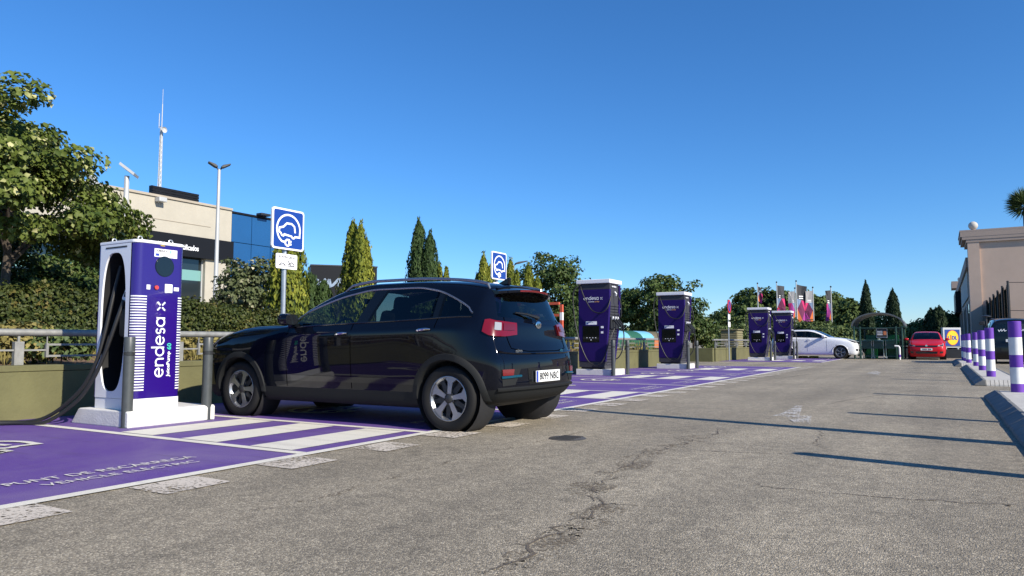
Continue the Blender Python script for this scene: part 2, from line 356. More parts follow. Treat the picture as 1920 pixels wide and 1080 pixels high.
# ------------------------------------------------------------------ ground
mb = MB(); mb.add([(-900,-300,0),(900,-300,0),(900,1500,0),(-900,1500,0)], [(0,1,2,3)])
ground = struct('ground', mb, 'asphalt')
def sheet(x0, x1, y0, y1, z): return MB().add([(x0,y0,z),(x1,y0,z),(x1,y1,z),(x0,y1,z)], [(0,1,2,3)])
XF = -4.38                                   # front edge of the bays
XW = -9.02                                   # face of the parapet wall
PZ, LZ, TZ = .004, .008, .012
HATCH = [(4.17,5.75),(10.55,12.2),(17.0,18.6),(23.3,24.9)]
Z1 = (-4.5, 27.4)
def bay_paint(y0, y1, hatches, bays, xf, xs):
    o = struct('bay_paint', sheet(XW-.05, xf, y0, y1, PZ), 'purple_paint')
    struct('white_line', sheet(xf-.005, xf+.10, y0, y1+.05, LZ), 'white_road', o)
    for a, b in hatches:
        for y in (a, b): struct('white_line', sheet(xs[0], xf, y-.05, y+.05, LZ), 'white_road', o)
        for x in (xf-.70, xf-1.63, xf-2.56):
            if x+.25 > xf or a < y0: continue
            struct('hatch_stripe', sheet(x, x+.50, a+.07, b-.07, LZ), 'white_road', o)
    for a, b, full in bays:
        m = (a+b)/2
        if full: struct('white_line', sheet(xs[0], xf, b-.05, b+.05, LZ), 'white_road', o)
        text('bay_lettering', 'PUNT DE RECÀRREGA', (xf-.52, m-.64, TZ), Y3, -X3, 1.30, .14, 'white_road', o, 0, 0)
        text('bay_lettering', 'VEHICLE ELÈCTRIC', (xf-.32, m-.52, TZ), Y3, -X3, 1.06, .12, 'white_road', o, 0, 0)
        q = MB(); k = 1.15
        for st in ev_strokes(): q.ribbon([(p[0]*k, p[1]*k) for p in st], .07, (xf-1.95, m-k/2, TZ), Y3, -X3, Z3, 0)
        struct('bay_symbol', q, 'white_road', o)
    return o
bay_paint(Z1[0], Z1[1], HATCH, [(-.8,1.7,1),(1.72,4.17,0),(5.75,8.15,1),(8.15,10.55,0),(12.2,14.6,1),(14.6,17.0,0),(18.6,20.95,1),(20.95,23.3,0),(24.9,27.35,0)], XF, (-8.75,))
e2 = G(1548,684.8)
bay_paint(34.2, 43.5, [(36.4,38.0)], [(38.0,40.4,1),(40.4,42.8,0)], -4.55, (-8.6,))
# old worn blocks of the earlier parking line, one per metre
y = -3.1
while y < 28.5:
    j = random.uniform(-.03,.03)
    struct('worn_block', sheet(XF+.10+random.uniform(0,.03), XF+.50+j, y, y+.45, LZ-.001), 'worn_white', ground); y += .96
# lane arrow, far arrow
def gpoly(pts, z=LZ): return MB().add([(*G(*p)[:2], z) for p in pts], [tuple(range(len(pts)))])
struct('lane_arrow', gpoly([(1448,781),(1475,783),(1490,794),(1520,796),(1522,781),(1499,780),(1505,762),(1494,761),(1468,775)]), 'faded_white', ground)
struct('lane_arrow', gpoly([(1622,701),(1636,702),(1648,703),(1652,698),(1640,696)]), 'faded_white', ground)
# cracks
def crack(pts, w, mat='crack_dark', sub=7, amp=.035, z=.003):
    P = [G(*p)[:2] for p in pts]; Q = []
    for i in range(len(P)-1):
        for k in range(sub):
            a = P[i]+(P[i+1]-P[i])*k/sub; Q.append(a+rng.normal(0, amp, 2)*(1 if k else .3))
    Q.append(P[-1]); q = MB(); n = len(Q); V = []
    for i, p in enumerate(Q):
        t = Q[min(i+1,n-1)]-Q[max(i-1,0)]; t = t/np.linalg.norm(t); nn = np.array([-t[1],t[0]]); ww = w*random.uniform(.35,1.3)*(1 if 0 < i < n-1 else .1)
        V += [(*(p-nn*ww/2), z), (*(p+nn*ww/2), z)]
    q.add(V, [(2*i,2*i+2,2*i+3,2*i+1) for i in range(n-1)]); return struct('road_crack' if mat == 'crack_dark' else 'road_stain', q, mat, ground)
crack([(905,1078),(1000,1040),(1075,985),(1130,945),(1100,930)], .018)
crack([(1105,925),(1130,905),(1160,880),(1212,852)], .014)
crack([(1130,945),(1200,948),(1300,950)], .010, amp=.015)
crack([(1212,852),(1260,835),(1300,828),(1365,803)], .02)
crack([(1240,842),(1390,849),(1540,852)], .012, amp=.01)
crack([(1375,905),(1440,912),(1620,930),(1860,945),(1915,948)], .014, amp=.02)
crack([(1530,803),(1545,818),(1525,830),(1545,842)], .013)
crack([(440,965),(600,935),(740,895),(900,850),(1010,828),(1180,790),(1290,772)], .045, 'stain_dark', amp=.03)
crack([(890,1078),(990,1045),(1070,990),(1120,945)], .20, 'stain_dark', amp=.05, z=.002)
crack([(1090,930),(1130,900),(1190,862),(1330,812)], .26, 'stain_dark', amp=.05, z=.002)
crack([(1540,760),(1640,742),(1760,726)], .02, amp=.02)
crack([(1440,712),(1510,703),(1560,697)], .05, amp=.03)
# manhole cover
mc = G(1064,822); q = MB(); q.lathe([(0,.006),(.165,.006),(.175,.002)], (mc[0],mc[1],0), n=32)
mh = build('manhole_cover', q, 'cover_iron', None, True); tag(mh, 'dark round manhole cover set in the asphalt behind the black car', 'manhole')
for k in range(6):
    q = MB(); q.box(mc[0]-.10, mc[0]+.10, mc[1]-.13+k*.05, mc[1]-.115+k*.05, .0055, .0105); build('cover_rib', q, 'cover_iron', mh)
# ------------------------------------------------------------------ verge behind the wall and land beyond
mb = MB(); nx, ny = 14, 50; V = []
for i in range(nx+1):
    for j in range(ny+1):
        x = -9.3-10*i/nx; yy = -6+35.3*j/ny; z = .52+.03*i*(1 if i < 9 else .4)+rng.uniform(-.03,.03)
        V.append((x,yy,z if i < nx else 0))
mb.add(V, [(i*(ny+1)+j, i*(ny+1)+j+1, (i+1)*(ny+1)+j+1, (i+1)*(ny+1)+j) for i in range(nx) for j in range(ny)])
mb.box(-19.2,-9.3,-6,29.2,.001,.45)
struct('verge', mb, 'soil')
# ------------------------------------------------------------------ parapet wall with railing
def wall(pts, h, label, t=.26):
    """painted parapet along a polyline of (x,y); the visible face lies on the line"""
    th = thing('parapet_wall', label, 'wall', (pts[0][0], pts[0][1], 0), 0)
    ox, oy = pts[0]
    for (x0,y0),(x1,y1) in zip(pts, pts[1:]):
        q = MB(); d = np.array([x1-x0,y1-y0]); Ln = np.linalg.norm(d); d /= Ln; n = np.array([-d[1], d[0]])
        def blk(mbb, s0, s1, a, b, z0, z1):
            P = [np.array([x0-ox,y0-oy])+d*s+n*tt for s, tt in ((s0,a),(s1,a),(s1,b),(s0,b))]
            mbb.add([(*p,z0) for p in P]+[(*p,z1) for p in P], [(3,2,1,0),(4,5,6,7),(0,1,5,4),(1,2,6,5),(2,3,7,6),(3,0,4,7)])
        k = 0.0
        while k < Ln-.01:
            e = min(k+3.0, Ln); q = MB(); blk(q, k+.004, e-.004, 0, t, 0, h-.075); build('wall_panel', q, 'olive_wall', th, bevel=.006)
            q = MB(); blk(q, k, e, -.012, t+.012, h-.072, h+random.uniform(-.003,.003)); build('wall_cap', q, 'olive_wall', th, bevel=.008); k = e
    return th
wall([(XW,-6),(XW,27.6)], .62, 'long olive painted parapet wall behind the near chargers')
wall([(-13.5,33.4),(-8.95,33.4)], .62, 'short shaded olive wall across the driveway mouth', t=-.26)
wall([(-8.97,33.7),(-8.97,47.0)], .62, 'far olive parapet wall behind the two distant chargers')
def railing(x, y0, y1, label, post_sp=2.05, first=None):
    th = thing('railing', label, 'railing', (x, y0, .62)); Ln = y1-y0
    q = MB(); q.tube([(0,0,.375),(0,Ln,.375)], .042, 12); build('top_rail', q, 'galv', th, True)
    s = first if first is not None else .4; pm = fm = rm = None
    while s < Ln:
        if pm is None:
            q = MB(); q.box(-.03,.03,-.05,.05,0,.27); q.box(-.01,.01,-.012,.012,.27,.34); pm = q.mesh('post')
            q = MB(); L2 = post_sp-.62
            for z in (.10,.235): q.box(-.012,.012,0,L2,z-.012,z+.012)
            for yy in (0,L2): q.box(-.02,.02,yy-.014,yy+.014,.085,.25)
            fm = q.mesh('frame')
            q = MB(); q.box(-.008,.008,0,.26,-.01,.01); rm = q.mesh('bar')
            q = MB(); q.box(-.006,.006,-.006,.006,.25,.345); um = q.mesh('hanger')
        def put(nm, me, yy, zz=0):
            o = link(nm, me, 'galv', th); o.location = (0, yy, zz); return o
        put('post', pm, s)
        if s+post_sp < Ln:
            put('frame', fm, s+.31); put('bar', rm, s+.05, .17); put('bar', rm, s+post_sp-.31, .17)
            put('hanger', um, s+.31); put('hanger', um, s+post_sp-.31)
        s += post_sp
    return th
railing(XW-.13, -6, 27.5, 'long galvanised railing on the near olive wall', first=10.33-2.05*5)
railing(-9.1, 33.8, 46.9, 'galvanised railing on the far olive wall behind the distant chargers')
# ------------------------------------------------------------------ buildings
def left_building():
    X = -40.0
    y0, y1, y2 = 2.0, onX(435,393,X)[1], onX(540,500,X)[1]
    th = thing('showroom_building', 'cream showroom block with black fascia and blue panelled corner behind the hedge', 'building', (X, y0, 0))
    a, b = y1-y0, y2-y0; H = 9.55; zf0, zf1 = 6.15, 7.45
    q = MB(); q.box(-14,0,0,a,zf1,H); build('upper_wall', q, 'cream_render', th)
    q = MB(); q.box(-14,.10,-.02,a,H,H+.14); build('parapet_cap', q, 'cream_band', th)
    q = MB(); q.box(-13.9,.03,0,a-1.6,8.22,8.26); build('wall_joint', q, 'cream_band', th)
    q = MB(); q.box(-14,.25,.01,a+.02,zf0,zf1); build('fascia', q, 'black_fascia', th)
    text('fascia_lettering', 'Vehicles certificados', (.25, 28.85-2.75-y0, 6.55), Y3, Z3, 2.75, .34, 'logo_white', th)
    w0 = onX(452,600,X)[1]-y0-.25; w1 = onX(436,600,X)[1]-y0
    c = onX(383,560,X)[1]-y0
    q = MB(); q.box(-14,0,c,a,.0,zf0); build('ground_wall', q, 'cream_render', th)
    q = MB(); q.box(-14,.02,c,a,1.95,1.99); build('wall_joint', q, 'cream_band', th)
    q = MB(); q.box(-3.2,-3.0,c-.02,c,0,zf0); build('return_wall', q, 'black_fascia', th)
    n = 7
    for i in range(n):
        p0, p1 = c*i/n, c*(i+1)/n
        f = build('glazed_bay', MB().box(-.40,-.34,p0,p1,0,zf0), 'building_glass', th)
        build('mullion', MB().box(-.34,-.26,p1-.07,p1+.0,0,zf0), 'lamp_grey', f)
        build('frosted_band', MB().box(-.335,-.325,p0+.02,p1-.08,4.75,5.4), 'frosted_teal', f)
    # blue corner made of panels with recessed joints
    q = MB(); q.box(-14,-.12,a,b,0,H-.2); build('corner_core', q, 'black_fascia', th)
    nz = 5; ph = (H-.15)/nz; nw = 3; pw = (b-a)/nw
    me = MB().box(-.1,0,0,pw-.04,0,ph-.04).mesh('blue_panel')
    for i in range(nw):
        for k in range(nz):
            o = link('blue_panel', me, 'blue_panel', th); o.location = (0, a+i*pw+.02, k*ph)
    q = MB(); q.box(-14,.06,a,b,H-.15,H-.02); build('parapet_cap', q, 'black_fascia', th)
    # rooftop louvre screen, floodlight, mast
    s0 = onX(285,360,X-1.5)[1]-y0; s1 = onX(372,378,X-1.5)[1]-y0
    for k in range(5): build('roof_louvre', MB().box(-1.6,-1.45,s0,s1,H+.16+k*.17,H+.30+k*.17), 'black_fascia', th)
    for yy in (s0+.1,(s0+s1)/2,s1-.1): build('louvre_post', MB().box(-1.9,-1.61,yy-.05,yy+.05,H+.1,H+1.02), 'black_fascia', th)
    fl = onX(297,372,X)[1]-y0; q = MB(); q.box(.05,.5,fl-.25,fl+.25,H-.32,H-.05); q.box(0,.06,fl-.06,fl+.06,H-.4,H+.05); build('floodlight', q, 'lamp_grey', th, bevel=.03)
    for px in (489,):
        fl = onX(px,402,X)[1]-y0; q = MB(); q.box(0,.55,fl-.4,fl+.4,H-.02,H+.14); build('floodlight', q, 'dark_metal', th, bevel=.03)
    u0 = onX(392,575,X)[1]-y0; q = MB(); q.box(0,.22,u0,u0+.75,.9,2.1); build('wall_cabinet', q, 'lamp_grey', th, bevel=.02)
    # lattice mast on the roof
    m0 = onX(299,357,X-4); tp = onX(303,243,X-4); my = m0[1]
    mast = thing('roof_mast', 'slim lattice antenna mast with dish on the showroom roof', 'antenna', (X-4, my, H+.14)); hh = tp[2]-H
    for dx, dy in ((-.09,-.08),(.09,-.08),(0,.10)):
        q = MB(); q.tube([(dx,dy,-.2),(dx*.6,dy*.6,hh)], .035, 5); build('mast_leg', q, 'lamp_grey', mast)
    q = MB(); nn = 16
    for k in range(nn):
        z0, z1 = hh*k/nn, hh*(k+1)/nn
        cs = [(-.08,-.07),(.08,-.07),(0,.09)]
        for e in range(3): q.tube([(*cs[e],z0),(*cs[(e+1)%3],z1)], .016, 4)
    build('lattice', q, 'lamp_grey', mast)
    q = MB(); q.tube([(0,0,hh),(0,0,hh+1.6)],.03,5); q.tube([(0,0,hh+1.5),(0,0,hh+2.6)],.014,5); q.tube([(-.3,0,hh),(-.3,0,hh+1.0)],.025,5); q.tube([(-.3,0,hh+.1),(0,0,hh+.1)],.02,4); build('antenna_rod', q, 'lamp_grey', mast)
    q = MB(); q.lathe([(0,0),(.14,.03),(.2,.1)], (.2,0,hh-.2), 'x', 16); build('dish', q, 'lamp_grey', mast, True)
left_building()
def logo_building():
    p0 = onX(583,498,-40); d0 = np.linalg.norm(p0[:2]); 
    # black sign wall seen nearly square-on
    r1 = ray(707,502); p1 = _c+r1*(p0[2]-CAMH)/r1[2]
    th = thing('black_sign_wall', 'black rendered showroom wall with silver letters behind the conifers', 'building', (p0[0],p0[1],0))
    u = (p1-p0); L = np.hypot(u[0],u[1]); u = np.array([u[0]/L,u[1]/L,0]); n = np.array([u[1],-u[0],0]); H = p0[2]
    q = MB(); q.obox(u*L/2-n*2+Z3*H/2, u*L/2, n*2, Z3*H/2); build('wall', q, 'black_fascia', th)
    q = MB(); q.obox(u*L/2-n*2+Z3*(H+.05), u*(L/2+.04), n*2.04, Z3*.05); build('coping', q, 'dark_metal', th)
    # K I A letter strokes
    sc = L/124.0; zc = H-(517-498)*sc*1.03; o = n*.03
    def P(px, py): return np.array([(px-583)*sc, H-(py-498)*sc])
    for st in ([(592,536),(596,523)], [(596,534),(611,523)], [(603,528),(609,536),(613,536),(617,523)], [(617,523),(620,536),(624,534),(634,523),(637,523),(635,536)]):
        q = MB(); q.ribbon([P(*s) for s in st], .19, o, u, Z3, n, .03); build('letter', q, 'silver_logo', th)
logo_building()
def right_building():
    Y = 72.0; c = onY(1817,455,Y); x0 = c[0]; Ht = onY(1812,432,Y)[2]; Hc = onY(1817,455,Y)[2]
    th = thing('stone_building', 'brown rendered block with heavy cornice and ball finial beyond the bollards', 'building', (x0,Y,0))
    # front (towards the lot) and left flank
    q = MB(); q.box(0,22,0,5,0,Hc); build('wall', q, 'stone_brown', th)
    pw = onY(1838,500,Y)[0]-x0
    q = MB(); q.box(-.10,pw,-.14,30.05,0,Hc-.002); build('corner_pilaster', MB().box(-.12,pw,-.16,1.2,0,Hc-.002), 'stone_brown', th)
    prof = [(.15,0),(.22,.25),(.5,.5),(.62,.95),(.66,1.1)]; s = (Ht-Hc)/1.1
    q = MB(); prev = 0
    for i in range(len(prof)-1):
        d = prof[i+1][0]; q.box(-d,22+d,-.17-.12*d,5+d,Hc+prof[i][1]*s,Hc+prof[i+1][1]*s-.001)
    build('cornice', q, 'stone_brown_trim', th)
    bx = onY(1825,422,Y); q = MB(); q.lathe([(.0001+.36*math.sin(math.pi*k/12), -.36*math.cos(math.pi*k/12)) for k in range(13)], (bx[0]-x0, .6, Ht+.36+.08), n=20); build('ball_finial', q, 'concrete_pale', th, True)
    q = MB(); q.lathe([(.22,0),(.18,.12)], (bx[0]-x0,.6,Ht), n=16); build('finial_foot', q, 'stone_brown_trim', th)
    # recessed bays with tall windows on the flank
    for k in range(4):
        yy = 9+k*13.0
        w = build('window', MB().box(.11,.16,yy,yy+6.0,1.0,4.6), 'building_glass', th)
        build('frame', MB().box(.05,.12,yy-.3,yy-.001,.9,4.8), 'stone_brown_trim', w); build('frame', MB().box(.05,.12,yy+6.001,yy+6.3,.9,4.8), 'stone_brown_trim', w)
    build('signboard', MB().box(-.5,.10,40,52,4.9,7.6), 'black_fascia', th)
    build('white_board', MB().box(.02,.14,10,34,5.2,7.9), 'concrete_pale', th)
    # lower rear wing
    H2 = onY(1815,479,76)[2]
    q = MB(); q.box(.15,20,5.01,60,0,H2-.9); build('rear_wing', q, 'stone_brown', th)
    q = MB(); q.box(-.15,20.5,5.7,60,H2-.9+.001,H2); build('wing_cornice', q, 'stone_brown_trim', th)
    q = MB(); q.box(0,22,60.01,65,0,Hc); build('end_block', q, 'stone_brown', th)
    q = MB(); q.box(-.6,22.6,59.5,65.6,Hc,Ht); build('end_cornice', q, 'stone_brown_trim', th)
    q = MB(); q.lathe([(.0001+.36*math.sin(math.pi*k/10), -.36*math.cos(math.pi*k/10)) for k in range(11)], (.6,60.8,Ht+.36), n=16); build('ball_finial', q, 'concrete_pale', th, True)
right_building()
def net_fence():
    x = onY(1893,600,50)[0]; H = onY(1893,528,50)[2]
    th = thing('net_fence', 'tall dark debris netting on posts in front of the brown building', 'fence', (x,50,0))
    n = 10; L = 22.0
    for k in range(n+1):
        if k % 2 == 0:
            q = MB(); q.tube([(0,L*k/n,0),(0,L*k/n,H+.05)], .06, 8); build('post', q, 'dark_metal', th)
    for k in range(n):
        q = MB(); V = []; m = 8
        for i in range(m+1):
            t = i/m; sag = .45*math.sin(math.pi*t)*(1-.4*(k % 2))
            y = L*(k+t)/n; V += [(.07+.012*math.sin(9*t),y,0),(.07+.012*math.sin(9*t),y,H-sag)]
        q.add(V, [(2*i,2*i+2,2*i+3,2*i+1) for i in range(m)]); build('net_panel', q, 'net_green', th)
    for k, zz in enumerate((H*.99, H*.62)):
        q = MB(); q.tube([(0,0,zz),(12,.3,zz-.4)], .018, 5); build('stay_wire', q, 'dark_metal', th)
net_fence()
# ------------------------------------------------------------------ chargers
def rounded_poly(x0,x1,y0,y1,r,corners=(1,1,1,1),n=6):
    P = []
    for (cx,cy,a),on in zip(((x1,y0,-90),(x1,y1,0),(x0,y1,90),(x0,y0,180)),corners):
        if not on: P.append((cx,cy)); continue
        ox = cx-r if cx == x1 else cx+r; oy = cy-r if cy == y1 else cy+r
        P += arc(ox,oy,r,a,a+90,n)
    return P
def slab_charger(loc, label, detail):
    th = thing('charging_station', label, 'charger', loc, 0, 'slim purple and white charging stations')
    zb, zp, zt = 0.0, .115, 1.77
    R = .085; out = rounded_poly(-.33,.33,-.29,.29,R,(1,1,0,0))
    q = MB(); q.prism(rounded_poly(-.325,.335,-.292,.292,R,(1,1,0,0)), (0,0,zb), X3, Y3, Z3*zp); build('foot_skirt', q, 'charger_white', th, bevel=.004)
    # purple skin, open towards -Y where the cable bay is
    q = MB(); n = len(out); V = [(x,y,zp+.002) for x, y in out]+[(x,y,zt) for x, y in out]
    i0 = min(range(n), key=lambda i: (out[i][1], out[i][0]))     # end of the bottom edge
    sk = [(i,(i+1) % n,n+(i+1) % n,n+i) for i in range(n) if not (abs(out[i][1]+.29) < 1e-6 and abs(out[(i+1)%n][1]+.29) < 1e-6)]
    q.add(V, sk); build('skin', q, 'charger_purple', th, True, sharp=40)
    q = MB(); q.prism(rounded_poly(-.34,.34,-.30,.30,.09,(1,1,0,0)), (0,0,zt), X3, Y3, Z3*.035); build('top_cap', q, 'charger_white', th, bevel=.008)
    # side frame with the tall oval opening
    cx, cz, hw, hh = -.045, (zp+zt)/2-.01, .225, .745; m = 64; ins, ous = [], []
    x0, x1, z0, z1 = -.318, .245, zp+.002, zt-.001
    for k in range(m):
        a = 2*math.pi*(k+.5)/m; c, s_ = math.cos(a), math.sin(a); e = .72
        ins.append((cx+hw*math.copysign(abs(c)**.62,c), cz+hh*math.copysign(abs(s_)**.78,s_)))
        dx, dz = ins[-1][0]-cx, ins[-1][1]-cz
        t = min(((x1-cx)/dx if dx > 0 else (x0-cx)/dx), ((z1-cz)/dz if dz > 0 else (z0-cz)/dz)); ous.append((cx+dx*t, cz+dz*t))
    # make sure the four corners are on the outer ring
    for px, pz in ((x0,z0),(x1,z0),(x1,z1),(x0,z1)):
        j = min(range(m), key=lambda i: (ous[i][0]-px)**2+(ous[i][1]-pz)**2); ous[j] = (px,pz)
    q = MB(); F = -.298; q.add([(a,F,b) for a, b in ous]+[(a,F,b) for a, b in ins]+[(a,F+.02,b) for a, b in ins],
        [(k,(k+1)%m,m+(k+1)%m,m+k) for k in range(m)]+[(m+k,m+(k+1)%m,2*m+(k+1)%m,2*m+k) for k in range(m)])
    fr = build('side_frame', q, 'charger_white', th)
    build('frame_edge', MB().box(x0-.012,x0-.001,F,F+.03,z0,z1), 'charger_purple', th)
    build('frame_slot', MB().box(-.22,.17,F-.003,F+.001,zt-.045,zt-.028), 'charger_grey', fr)
    q = MB(); q.add([(a,F+.02,b) for a, b in ins]+[(cx+(a-cx)*.9,.0,cz+(b-cz)*.97) for a, b in ins], [(k,(k+1)%m,m+(k+1)%m,m+k) for k in range(m)]+[tuple(range(m,2*m))])
    build('cable_bay', q, 'black_plastic', th, True, sharp=50)
    if not detail: return th
    f = .3315
    # louvres round both front corners
    for sgn in (-1, 1):
        P = []
        for k in range(6):
            a = rad(-80+80*k/5); P.append((.33-R+(R+.006)*math.cos(a), sgn*(.29-R)+(-sgn)*(R+.006)*math.sin(a)*1))
        if sgn < 0: P.append((.336, sgn*(.29-R-.045)))
        V = []; 
        for (a, b) in P: V += [(a,b,0),(a,b,.013)]
        me = MB().add(V, [(2*i,2*i+2,2*i+3,2*i+1) for i in range(len(P)-1)])
        V2 = [(a*.965,b*.97,c) for a, b, c in V]; me.add(V2, [(2*i,2*i+2,2*i+3,2*i+1) for i in range(len(P)-1)])
        nn = len(P); me.f += [(2*i,2*i+2,2*nn+2*i+2,2*nn+2*i) for i in range(nn-1)]+[(2*i+1,2*i+3,2*nn+2*i+3,2*nn+2*i+1) for i in range(nn-1)]
        ms = me.mesh('louvre')
        for k in range(35):
            o = link('louvre', ms, 'charger_white', th); o.location = (0,0,.20+k*.0292)
    # front face fittings (front faces +X)
    def disc(nm, y, z, r, mat, d=.004, par=th):
        q = MB(); q.lathe([(r,0),(r,d),(0,d)], (f,y,z), 'x', 28); return build(nm, q, mat, par, True, sharp=30)
    def plate(nm, y0, y1, z0, z1, mat, d=.004, par=th, bev=0): return build(nm, MB().box(f-.002,f+d,y0,y1,z0,z1), mat, par, bevel=bev)
    st = plate('sticker', -.09, .18, 1.635, 1.725, 'white_plate', .002)
    text('lettering', 'AMBRA-', (f+.002,-.075,1.69), Y3, Z3, .155, .026, 'ink_grey', st, .0015)
    text('lettering', 'E', (f+.002,.09,1.685), Y3, Z3, .025, .03, 'logo_green', st, .0015)
    plate('flag_mark', -.075, -.035, 1.645, 1.672, 'eu_blue', .003, st)
    for k in range(2): plate('small_print', -.028, .15-.02*k, 1.652+.012*k, 1.656+.012*k, 'ink_grey', .003, st)
    bz = disc('screen_bezel', .035, 1.535, .112, 'black_gloss', .003); disc('screen', .035, 1.535, .104, 'screen_glass', .0045, bz)
    plate('small_label', -.165, -.125, 1.275, 1.325, 'white_plate', .002)
    rb = disc('button_ring', -.055, 1.30, .026, 'black_plastic', .003); disc('stop_button', -.055, 1.30, .022, 'red_button', .014, rb)
    cr = plate('card_reader', .045, .135, 1.25, 1.345, 'white_plate', .008, th, .004); disc('reader_eye', .09, 1.325, .007, 'black_gloss', .0095, cr)
    plate('small_label', .155, .215, 1.275, 1.315, 'white_plate', .002)
    logo('wordmark', (f,.06,.335), Z3, -Y3, .82, 'logo_white', th, .165)
    text('model_lettering', 'JuicePump', (f,.145,.335), Z3, -Y3, .275, .05, 'logo_white', th)
    text('model_number', '60', (f,.145,.63), Z3, -Y3, .07, .05, 'logo_green', th)
    plate('top_mark', -.02, .03, 1.757, 1.765, 'yellow_stop', .002)
    # lifting eyes
    for x, y in ((-.2,-.22),(.24,-.2),(.24,.16)):
        q = MB(); P = [(x+.0,y+.024*math.cos(a*math.pi/5),zt+.055+.024*math.sin(a*math.pi/5)) for a in range(11)]; q.tube(P,.007,6); q.tube([(x,y,zt+.03),(x,y,zt+.04)],.014,8); build('lifting_eye', q, 'galv_bright', th, True)
    # bay fittings
    q = MB(); q.lathe([(.055,-.0),(.06,.06)], (-.02,-.12,.98), 'y', 16); 
    q = MB(); q.prism(arc(0,.10,.055,0,180,8)+arc(0,-.10,.055,180,360,8), (-.03,-.20,.92), X3, Z3, Y3*.05); build('holster', q, 'black_plastic', th, bevel=.01)
    for z in (.56,.44): build('bay_label', MB().box(-.01,.03,-.006,-.003,z,z+.035), 'white_plate', th)
    # plug in its holster, pale handle
    pl = [(0,0),(.075,.12),(.115,.115),(.115,-.03),(.05,-.045)]
    q = MB(); q.prism(pl, (.02,-.25,1.18), X3, Z3, Y3*.06); pg = build('plug', q, 'charger_white', th, bevel=.012)
    q = MB(); q.prism([(.0,0),(.02,.055),(.042,.05),(.032,0)], (.075,-.262,1.195), X3, Z3, Y3*.015); build('handle_hole', q, 'black_plastic', pg, bevel=.004)
    # two thick cables leaving the bay and lying on the ground
    def cab(P, r=.020):
        P = [Vector(p) for p in P]; Q = []
        for i in range(len(P)-1):
            p0, p1, p2, p3 = P[max(i-1,0)], P[i], P[i+1], P[min(i+2,len(P)-1)]
            for k in range(8):
                t = k/8; Q.append(.5*((2*p1)+(p2-p0)*t+(2*p0-5*p1+4*p2-p3)*t*t+(3*p1-p0-3*p2+p3)*t**3))
        Q.append(P[-1]); q = MB(); q.tube(Q, r, 10); return build('cable', q, 'rubber', th, True)
    g0 = -loc[2]
    cab([(-.16,-.16,1.55),(-.15,-.24,1.2),(-.18,-.30,.8),(-.24,-.36,.45),(-.42,-.44,.15),(-.75,-.62,g0+.055),(-1.10,-.95,g0+.03),(-1.18,-1.7,g0+.03),(-1.15,-3.2,g0+.03)])
    cab([(.07,-.25,1.16),(.04,-.30,.95),(-.05,-.36,.6),(-.17,-.42,.3),(-.34,-.50,.06),(-.62,-.66,g0+.03),(-.90,-.85,g0+.03),(-1.08,-1.25,g0+.026),(-1.05,-2.0,g0+.026),(-.98,-3.2,g0+.026)])
    return th
def plinth(x0,x1,y0,y1,h,label,cham=0):
    q = MB()
    P = [(x0,0),(x1,0),(x1,h-.02),(x1-.02,h),(x0+cham,h),(x0+cham*.85,h-.01)] if cham else [(x0,0),(x1,0),(x1,h),(x0,h)]
    q.prism(P, (0,y0,0), X3, Z3, Y3*(y1-y0)); o = build('concrete_plinth', q, 'concrete_white', bevel=.012)
    return tag(o, label, 'plinth', 'white charger plinths')
plinth(-8.24,-7.19,4.46,5.50,.172,'white concrete plinth with sloped end under the nearest charger',.16)
slab_charger((-7.62,4.84,.172), 'tall purple charging station with oval cable bay and vertical white lettering', True)
plinth(-8.24,-7.19,11.3,12.1,.172,'white plinth hidden behind the black car',.16)
slab_charger((-7.62,11.72,.172), 'charging station behind the black car, only its white top showing', False)
def bollard_grey(x, y, label):
    q = MB(); q.lathe([(.054,0),(.054,.74)], n=20); th = thing('bollard', label, 'bollard', (x,y,0), 0, 'dark grey bollards guarding the chargers'); build('tube', q, 'bollard_grey', th, True)
    q = MB(); q.lathe([(.056,0),(.056,.04)], (0,0,.742), n=20); build('band', q, 'bollard_band', th, True)
    q = MB(); q.lathe([(.054,.784),(.054,.93),(.050,.938),(0,.938)], n=20); build('cap', q, 'bollard_grey', th, True, sharp=30)
    q = MB(); q.lathe([(.075,0),(.075,.006),(.055,.008)], n=20); build('foot', q, 'bollard_grey', th)
bollard_grey(-7.27,4.50,'dark grey bollard in front of the nearest charger, left one')
bollard_grey(-7.24,5.42,'dark grey bollard between the nearest charger and the black car nose')
CABLES = []
